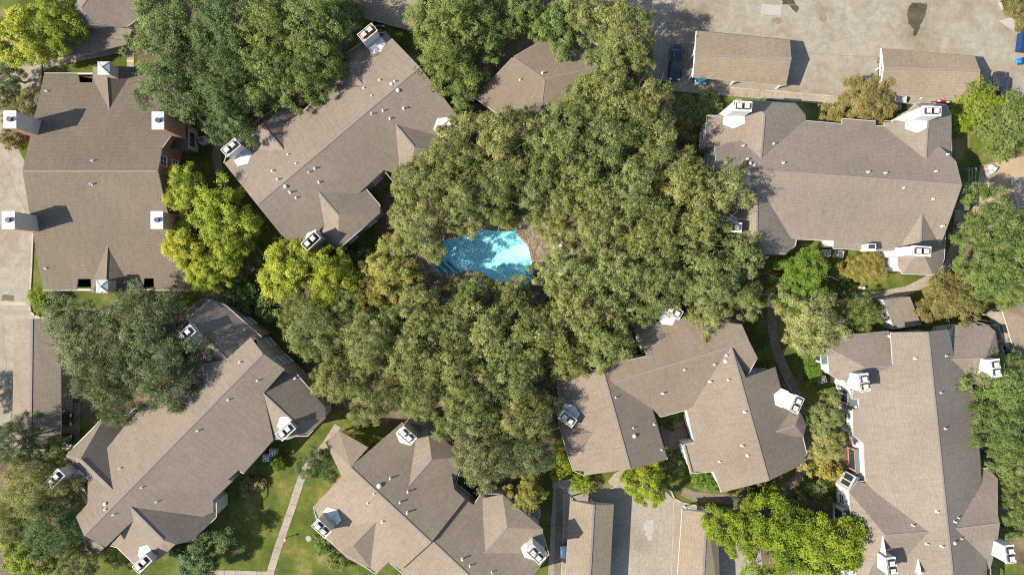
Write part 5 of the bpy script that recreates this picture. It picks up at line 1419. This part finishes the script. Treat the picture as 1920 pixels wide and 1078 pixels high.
OAK, DRK, GRN = ('oak', 'leaf_oak'), ('oak', 'leaf_dark'), ('oak', 'leaf_green')
YEL, LIM, GRY = ('broad', 'leaf_yellow'), ('broad', 'leaf_lime'), ('fine', 'leaf_grey')
FOK = ('fine', 'leaf_oak')
GA, GB, GC = "oaks above the slanting house", "oaks round the pool", "trees beyond the parking court"
trees = [
 # top left
 (YEL, 28, 62, 62, 9, "yellow-green tree at the top left corner, the larger of a pair", None),
 (YEL, 105, 42, 52, 8, "yellow-green tree reaching over the top left roof", None),
 (DRK, 8, 140, 34, 5, "dark tree at the left edge below the yellow-green pair", None),
 (('oak', 'leaf_brown'), 42, 200, 44, 3.6, "brownish bush beside the upper left brick chimney", None),
 (('shrub', 'leaf_brown'), 14, 258, 26, 2.0, "low brown bush at the left edge below the upper brick chimney", None),
 (('oak', 'leaf_brown'), 4, 185, 34, 4.0, "brownish bush cut off by the left edge", None),
 (DRK, 318, 55, 84, 11, "dark oak at the top edge right of the top left roof", GA),
 (DRK, 322, 150, 82, 11, "dark oak overhanging the corner of the four-chimney house", GA),
 (DRK, 425, 45, 82, 12, "dark oak at the top edge in the middle of the oak mass", GA),
 (DRK, 415, 150, 80, 12, "dark oak in the very middle of the upper left oak mass", GA),
 (DRK, 425, 212, 58, 9, "lowest dark oak of the upper left mass, above a white chimney", GA),
 (GRN, 510, 55, 80, 12, "mid green oak at the top edge left of the rusty chimney", GA),
 (GRN, 500, 135, 75, 11, "mid green oak above the left hip of the slanting house", GA),
 (GRN, 585, 45, 78, 12, "bright oak nearest the rusty chimney at the top edge", GA),
 (GRN, 575, 128, 66, 11, "bright oak reaching into the notch of the slanting roof", GA),
 (GRN, 640, 22, 42, 7, "small green oak beside the cut-off carport roof", GA),
 # top middle
 (GRN, 842, 30, 76, 11, "green oak at the top edge right of the cut-off carport roof", GC),
 (GRN, 832, 108, 70, 9, "green oak beside the right rake of the slanting house", GC),
 (GRN, 900, 55, 66, 8, "green oak above the clubhouse shadow", GC),
 (GRN, 870, 152, 50, 7, "green oak shading the left half of the clubhouse roof", GC),
 (('broad', 'leaf_green'), 975, 20, 46, 8, "large-leaved green tree at the top edge above the clubhouse", GC),
 (('broad', 'leaf_green'), 1040, 44, 48, 8, "large-leaved green tree touching the clubhouse's upper eave", GC),
 (OAK, 1100, 25, 55, 9, "olive oak at the top edge between large-leaved tree and parking court", GC),
 (OAK, 1165, 55, 72, 11, "olive oak overhanging the parking court at the top", GC),
 (OAK, 1150, 115, 48, 9, "olive oak beside the clubhouse's right corner", GC),
 (OAK, 1190, 118, 44, 8, "small olive oak over the dark parked car", GC),
 # central mass, upper
 (OAK, 985, 248, 50, 10, "olive oak below the clubhouse's lowest corner", GB),
 (OAK, 925, 265, 72, 12, "olive oak right of the slanting house's rusty right chimney", GB),
 (OAK, 850, 300, 72, 12, "olive oak against the right hip of the slanting house", GB),
 (OAK, 795, 345, 62, 11, "olive oak over the notch of the slanting house", GB),
 (OAK, 788, 425, 64, 11, "olive oak left of the pool's upper end", GB),
 (OAK, 868, 382, 60, 11, "olive oak just above the pool's left half", GB),
 (OAK, 935, 350, 62, 12, "olive oak above the pool, second row", GB),
 (OAK, 945, 398, 34, 8, "small olive oak leaning over the pool's upper edge", GB),
 (OAK, 1078, 212, 56, 11, "olive oak covering the clubhouse's right hip", GB),
 (OAK, 1140, 190, 70, 12, "olive oak left of the short walk from the parking court", GB),
 (OAK, 1205, 200, 62, 11, "olive oak at the top right corner of the central canopy", GB),
 (OAK, 1050, 275, 70, 12, "olive oak in the upper middle of the central canopy", GB),
 (OAK, 1135, 275, 72, 13, "tall olive oak in the middle of the canopy's upper right", GB),
 (OAK, 1225, 275, 70, 12, "olive oak left of the white gable of the upper right house", GB),
 (OAK, 1010, 345, 66, 12, "olive oak right of the second row above the pool", GB),
 (OAK, 1095, 355, 70, 13, "olive oak between pool table and tall middle oak", GB),
 (OAK, 1185, 355, 74, 13, "broad olive oak at the heart of the right canopy", GB),
 (OAK, 1275, 345, 68, 12, "olive oak touching the white gable of the upper right house", GB),
 (OAK, 1352, 362, 62, 12, "olive oak casting shade on the upper right house's roof", GB),
 (OAK, 1040, 420, 44, 9, "olive oak shading the pool table", GB),
 (OAK, 1130, 430, 66, 12, "olive oak right of the pool table", GB),
 (OAK, 1215, 435, 72, 13, "olive oak left of the half-hidden white chimney", GB),
 (OAK, 1300, 425, 68, 12, "olive oak next to the half-hidden white chimney", GB),
 (OAK, 1385, 480, 52, 10, "olive oak below the half-hidden white chimney", GB),
 (OAK, 1062, 508, 58, 11, "olive oak right of the pool's lower right tip", GB),
 (OAK, 1155, 515, 72, 12, "olive oak halfway between pool and rosy house", GB),
 (OAK, 1240, 520, 70, 12, "olive oak above the rosy house's top chimney", GB),
 (OAK, 1325, 510, 66, 12, "olive oak above the rosy house's upper right corner", GB),
 (OAK, 1395, 560, 42, 9, "olive oak at the right end of the canopy beside the footpath", GB),
 (OAK, 1330, 585, 46, 9, "olive oak hanging over the rosy house's upper roof", GB),
 # central mass, lower
 (OAK, 1185, 580, 46, 9, "olive oak left of the rosy house's top chimney", GB),
 (OAK, 1080, 590, 72, 12, "olive oak in the gap between pool and rosy house", GB),
 (OAK, 1140, 645, 58, 11, "olive oak over the rosy house's upper left corner", GB),
 (OAK, 1060, 665, 52, 10, "olive oak beside the rosy house's left wing", GB),
 (OAK, 882, 549, 44, 8, "olive oak leaning over the pool's lower edge, left one", GB),
 (OAK, 955, 560, 46, 8, "olive oak leaning over the pool's lower edge, right one", GB),
 (OAK, 1000, 620, 66, 12, "olive oak two crowns below the pool's right end", GB),
 (OAK, 920, 625, 68, 12, "olive oak in the middle of the lower canopy", GB),
 (FOK, 845, 610, 62, 11, "fine-leaved oak below the pool's left end", GB),
 (FOK, 775, 590, 60, 11, "fine-leaved oak below the golden tree", GB),
 (FOK, 860, 690, 70, 12, "fine-leaved oak at the centre of the lower canopy", GB),
 (FOK, 775, 670, 66, 12, "fine-leaved oak between the two lower left houses", GB),
 (FOK, 690, 640, 66, 12, "fine-leaved oak below the yellow-green tree", GB),
 (FOK, 600, 625, 66, 11, "fine-leaved oak at the long house's upper right end", GB),
 (FOK, 640, 705, 62, 11, "fine-leaved oak over the long house's right wing", GB),
 (FOK, 705, 745, 58, 11, "fine-leaved oak above the straight path's upper end", GB),
 (FOK, 790, 745, 52, 11, "fine-leaved oak above the lower middle house's top chimney", GB),
 (FOK, 955, 700, 66, 12, "fine-leaved oak left of the rosy house's left wing", GB),
 (FOK, 880, 770, 68, 12, "fine-leaved oak above the lower middle house's upper wing", GB),
 (FOK, 980, 775, 66, 12, "fine-leaved oak next to the rosy house's left chimney", GB),
 (('fine', 'leaf_sage'), 905, 850, 72, 12, "grey-green oak covering the lower middle house's right roof", GB),
 (('fine', 'leaf_sage'), 985, 850, 56, 11, "grey-green oak between lower middle and rosy house", GB),
 # yellow trees
 (YEL, 348, 358, 48, 8, "upper lobe tree of the yellow-green group beside the four-chimney house", "yellow-green trees by the four-chimney house"),
 (YEL, 400, 395, 66, 9, "largest yellow-green tree beside the four-chimney house", "yellow-green trees by the four-chimney house"),
 (YEL, 345, 455, 52, 8, "yellow-green tree overhanging the four-chimney house's right eave", "yellow-green trees by the four-chimney house"),
 (YEL, 430, 460, 52, 8, "yellow-green tree nearest the slanting house's lower corner", "yellow-green trees by the four-chimney house"),
 (YEL, 388, 508, 42, 7, "lowest yellow-green tree beside the four-chimney house", "yellow-green trees by the four-chimney house"),
 (YEL, 545, 505, 66, 9, "yellow-green tree below the slanting house's lower chimney", None),
 (YEL, 620, 530, 60, 9, "yellow-green tree below the slanting house's lowest eave", None),
 (('oak', 'leaf_gold'), 735, 505, 62, 9, "golden olive tree left of the pool", None),
 (('oak', 'leaf_gold'), 690, 555, 48, 8, "golden olive tree beside the yellow-green one", None),
 (FOK, 560, 575, 44, 8, "fine-leaved oak tucked between long house and yellow-green tree", GB),
 (FOK, 655, 595, 52, 9, "fine-leaved oak right below the yellow-green pair", GB),
 (('shrub', 'leaf_green'), 690, 490, 34, 3.0, "dark green shrub under the slanting house's lowest eave", None),
 # left
 (GRY, 165, 640, 88, 11, "grey-green oak leaning over the long carport", "grey-green oaks"),
 (GRY, 265, 615, 84, 11, "grey-green oak below the four-chimney house's lower gable", "grey-green oaks"),
 (GRY, 300, 690, 82, 12, "grey-green oak shading the long diagonal roof", "grey-green oaks"),
 (GRY, 205, 720, 70, 11, "grey-green oak above the long house's left wing", "grey-green oaks"),
 (('shrub', 'leaf_lime'), 72, 562, 27, 2.6, "rounded green shrub on the kerb corner at the left", None),
 (('shrub', 'leaf_green'), 450, 550, 44, 2.8, "green shrub where the curving footpath meets the yellow-green trees", None),
 (('shrub', 'leaf_green'), 500, 575, 40, 2.6, "green shrub at the long house's upper eave", None),
 # bottom left
 (GRY, 22, 830, 50, 9, "grey-green tree at the left edge below the long carport", "lower left trees"),
 (GRY, -62, 755, 48, 5, "grey-green tree cut off by the left edge beside the long carport", "lower left trees"),
 (('fine', 'leaf_green'), 100, 855, 36, 6, "small green tree at the foot of the long carport", "lower left trees"),
 (FOK, 60, 915, 62, 10, "olive tree left of the long house's left chimney", "lower left trees"),
 (('fine', 'leaf_dark'), 95, 990, 62, 9, "dark tree below the long house's left chimney", "lower left trees"),
 (FOK, 20, 985, 46, 8, "olive tree at the left edge near the bottom", "lower left trees"),
 (LIM, 45, 1045, 52, 7, "lime green tree in the bottom left corner", "lower left trees"),
 (('fine', 'leaf_green'), 140, 1065, 46, 6, "green tree at the bottom edge left of the long house", "lower left trees"),
 (('shrub', 'leaf_green'), 215, 1045, 26, 2.4, "green shrub in the nook of the long house's bottom end", None),
 (('broad', 'leaf_dark'), 365, 1035, 56, 6, "dark round tree at the long house's bottom corner", None),
 (('fine', 'leaf_dark'), 596, 872, 40, 6, "dark conifer-like tree standing on the straight path's bend", None),
 (('shrub', 'leaf_hedge'), 519, 870, 18, 1.6, "yellow-green bush beside the pair of air conditioners", None),
 (('shrub', 'leaf_brown'), 468, 910, 28, 1.4, "brownish bush under the long house's eave", None),
 (('shrub', 'leaf_green'), 605, 1025, 24, 2.2, "green shrub below the lower middle house's left chimney, upper one", "shrubs along the lower middle house"),
 (('shrub', 'leaf_green'), 632, 1052, 26, 2.2, "green shrub below the lower middle house's left chimney, lower one", "shrubs along the lower middle house"),
 # bottom middle
 (('oak', 'leaf_gold'), 985, 930, 38, 6, "golden olive tree at the lower middle house's right eave", None),
 (('shrub', 'leaf_lime'), 1055, 880, 30, 2.6, "lime shrub at the rosy house's lower left corner", None),
 (('shrub', 'leaf_lime'), 1095, 905, 26, 1.8, "lime shrub below the rosy house's left gable", None),
 (LIM, 1212, 902, 46, 6, "lime green tree in the rosy house's entry, overhanging the court", None),
 (('shrub', 'leaf_green'), 1262, 868, 24, 2.2, "green shrub between the rosy house's two gables", None),
 (('shrub', 'leaf_dark'), 1260, 798, 14, 1.6, "dark shrub inside the rosy house's open court", None),
 (('shrub', 'leaf_hedge'), 1312, 895, 24, 1.8, "green shrub beside the rosy house's brick pier, left one", None),
 (('shrub', 'leaf_hedge'), 1335, 908, 20, 1.6, "green shrub beside the rosy house's brick pier, right one", None),
 (('broad', 'leaf_lime'), 1385, 995, 56, 8, "lime green tree over the bottom carport, leftmost of three", "lime green trees at the bottom edge"),
 (('broad', 'leaf_lime'), 1462, 1012, 80, 9, "lime green tree at the bottom edge, middle of three", "lime green trees at the bottom edge"),
 (('broad', 'leaf_lime'), 1548, 1025, 80, 9, "lime green tree beside the lower right house, rightmost of three", "lime green trees at the bottom edge"),
 (('shrub', 'leaf_dark'), 1408, 932, 20, 1.8, "dark shrub beside the footpath below the rosy house", None),
 (('shrub', 'leaf_brown'), 1450, 918, 26, 1.6, "pale brown shrub below the rosy house's lower right eave", None),
 (('shrub', 'leaf_green'), 1550, 945, 16, 1.8, "round green shrub at the lower right house's bay", None),
 (('shrub', 'leaf_hedge'), 1592, 612, 22, 1.6, "bright shrub against the lower right house's upper eave", None),
 (('shrub', 'leaf_green'), 1645, 575, 24, 1.6, "green shrub at the left side of the flat entry roof", None),
 (('shrub', 'leaf_hedge'), 1440, 690, 16, 1.4, "small green shrub beside the shaded footpath", None),
 (('shrub', 'leaf_green'), 1490, 945, 30, 2.0, "green shrub above the middle lime green tree", None),
 (('shrub', 'leaf_green'), 1530, 915, 26, 2.0, "green shrub left of the lower right house's slanting bay", None),
 (('shrub', 'leaf_green'), 1590, 545, 22, 1.4, "low green shrub beside the curved footpath", None),
 # right
 (('oak', 'leaf_brown'), 1624, 190, 58, 4.5, "brownish tree between the parking court and the upper right house", None),
 (('spiky', 'leaf_lime'), 1828, 190, 52, 3.6, "bright juniper beside the right carport", None),
 (('spiky', 'leaf_green'), 1872, 232, 60, 3.6, "green juniper below the bright one", None),
 (('spiky', 'leaf_green'), 1915, 210, 40, 3.4, "green juniper at the right edge", None),
 (GRN, 1865, 415, 68, 10, "green oak right of the upper right house's lower chimney", "oaks at the right edge"),
 (GRN, 1915, 460, 62, 10, "green oak at the right edge halfway down", "oaks at the right edge"),
 (GRN, 1862, 500, 60, 9, "green oak above the brownish tree at the right", "oaks at the right edge"),
 (('oak', 'leaf_green'), 1910, 540, 46, 8, "green oak above the tan roof corner", "oaks at the right edge"),
 (('oak', 'leaf_brown'), 1790, 565, 64, 6, "brownish tree between the two right-hand houses", None),
 (('broad', 'leaf_hedge'), 1508, 520, 54, 6, "bright green tree below the pair of air conditioners", None),
 (('fine', 'leaf_gold'), 1625, 500, 40, 4, "thin golden tree below the small roof box", None),
 (('oak', 'leaf_oak'), 1525, 605, 66, 8, "olive tree between the two right-hand houses' walks", None),
 (('oak', 'leaf_green'), 1610, 590, 46, 5, "mid green tree beside the flat entry roof", None),
 (('oak', 'leaf_oak'), 1548, 785, 42, 6, "olive tree beside the lower right house's upper bay", None),
 (('oak', 'leaf_oak'), 1555, 835, 38, 6, "olive tree between the two lower right bays", None),
 (('shrub', 'leaf_gold'), 1552, 878, 34, 2.8, "golden shrub left of the lower right house's brick bay", None),
 (GRN, 1885, 715, 66, 9, "green oak over the lower right house's upper chimney", "oaks below the tan roof"),
 (GRN, 1875, 795, 60, 9, "green oak beside the lower right house's right eave", "oaks below the tan roof"),
 (('fine', 'leaf_green'), 1905, 870, 50, 8, "fine green oak at the right edge, upper of two", "oaks below the tan roof"),
 (('fine', 'leaf_green'), 1912, 955, 44, 8, "fine green oak at the right edge, lower of two", "oaks below the tan roof"),
 (('shrub', 'leaf_green'), 1900, 1000, 24, 2.2, "green shrub above the bottom right chimney", None),
 (('shrub', 'leaf_green'), 1320, 205, 40, 1.6, "dim green shrub on the lawn beside the upper right house's chimney", None),
 (('shrub', 'leaf_brown'), 1288, 245, 34, 1.6, "straw-coloured shrub left of the upper right house", None),
 (('spiky', 'leaf_brown'), 1905, 12, 20, 1.2, "dry tufted shrub on the kerb island, upper one", "shrubs on the kerb island"),
 (('spiky', 'leaf_brown'), 1918, 40, 16, 1.0, "dry tufted shrub on the kerb island, lower one", "shrubs on the kerb island"),
]
for (sh, lf), x, y, r, top, label, grp in trees:
    plant(sh, lf, x, y, r, top, label, grp)

def hedge(label, px, w, l, hgt):
    g = P(*px); root = empty("hedge", (g.x, g.y, 0)); tag(root, label, "hedge", "clipped hedges")
    r = np.random.default_rng(int(px[1])); n = 5200
    p = r.uniform(-.5, .5, (n, 3)); ax = r.integers(0, 5, n); sgn = r.choice([-1, 1], n)
    for i in range(n):
        if ax[i] < 2: p[i, 2] = .5 - abs(r.normal(0, .03))
        elif ax[i] == 2: p[i, 0] = sgn[i] * .5
        elif ax[i] == 3: p[i, 1] = sgn[i] * .5
    p *= np.array([w, l, hgt]); p[:, 2] += hgt / 2; p += r.normal(0, .05, p.shape)
    nn = r.normal(0, .6, p.shape) + np.array([0, 0, .7]); nn /= np.linalg.norm(nn, axis=1, keepdims=True)
    a = r.normal(0, 1, p.shape); a -= nn * np.sum(a * nn, axis=1, keepdims=True); a /= np.linalg.norm(a, axis=1, keepdims=True); b = np.cross(nn, a)
    s = .075; v = np.stack([p - a * s, p + b * s * .6, p + a * s, p - b * s * .6], axis=1).reshape(-1, 3)
    o = mesh_obj("foliage", v.tolist(), [[4 * i, 4 * i + 1, 4 * i + 2, 4 * i + 3] for i in range(n)], M['leaf_hedge'], root)
    at = o.data.attributes.new("tone", 'FLOAT', 'FACE'); at.data.foreach_set("value", np.clip(r.normal(.45, .15, n), 0, .9).astype(np.float32))
    mb = MB(); mb.box((0, 0, hgt * .45), (w * .8, l * .9, hgt * .8)); mb.build("branches", M['bark'], root)
hedge("clipped green hedge at the lower right house's bay, upper block", (1517, 662), 1.7, 2.7, 1.5)
hedge("clipped green hedge at the lower right house's bay, lower block", (1519, 699), 1.7, 2.0, 1.4)
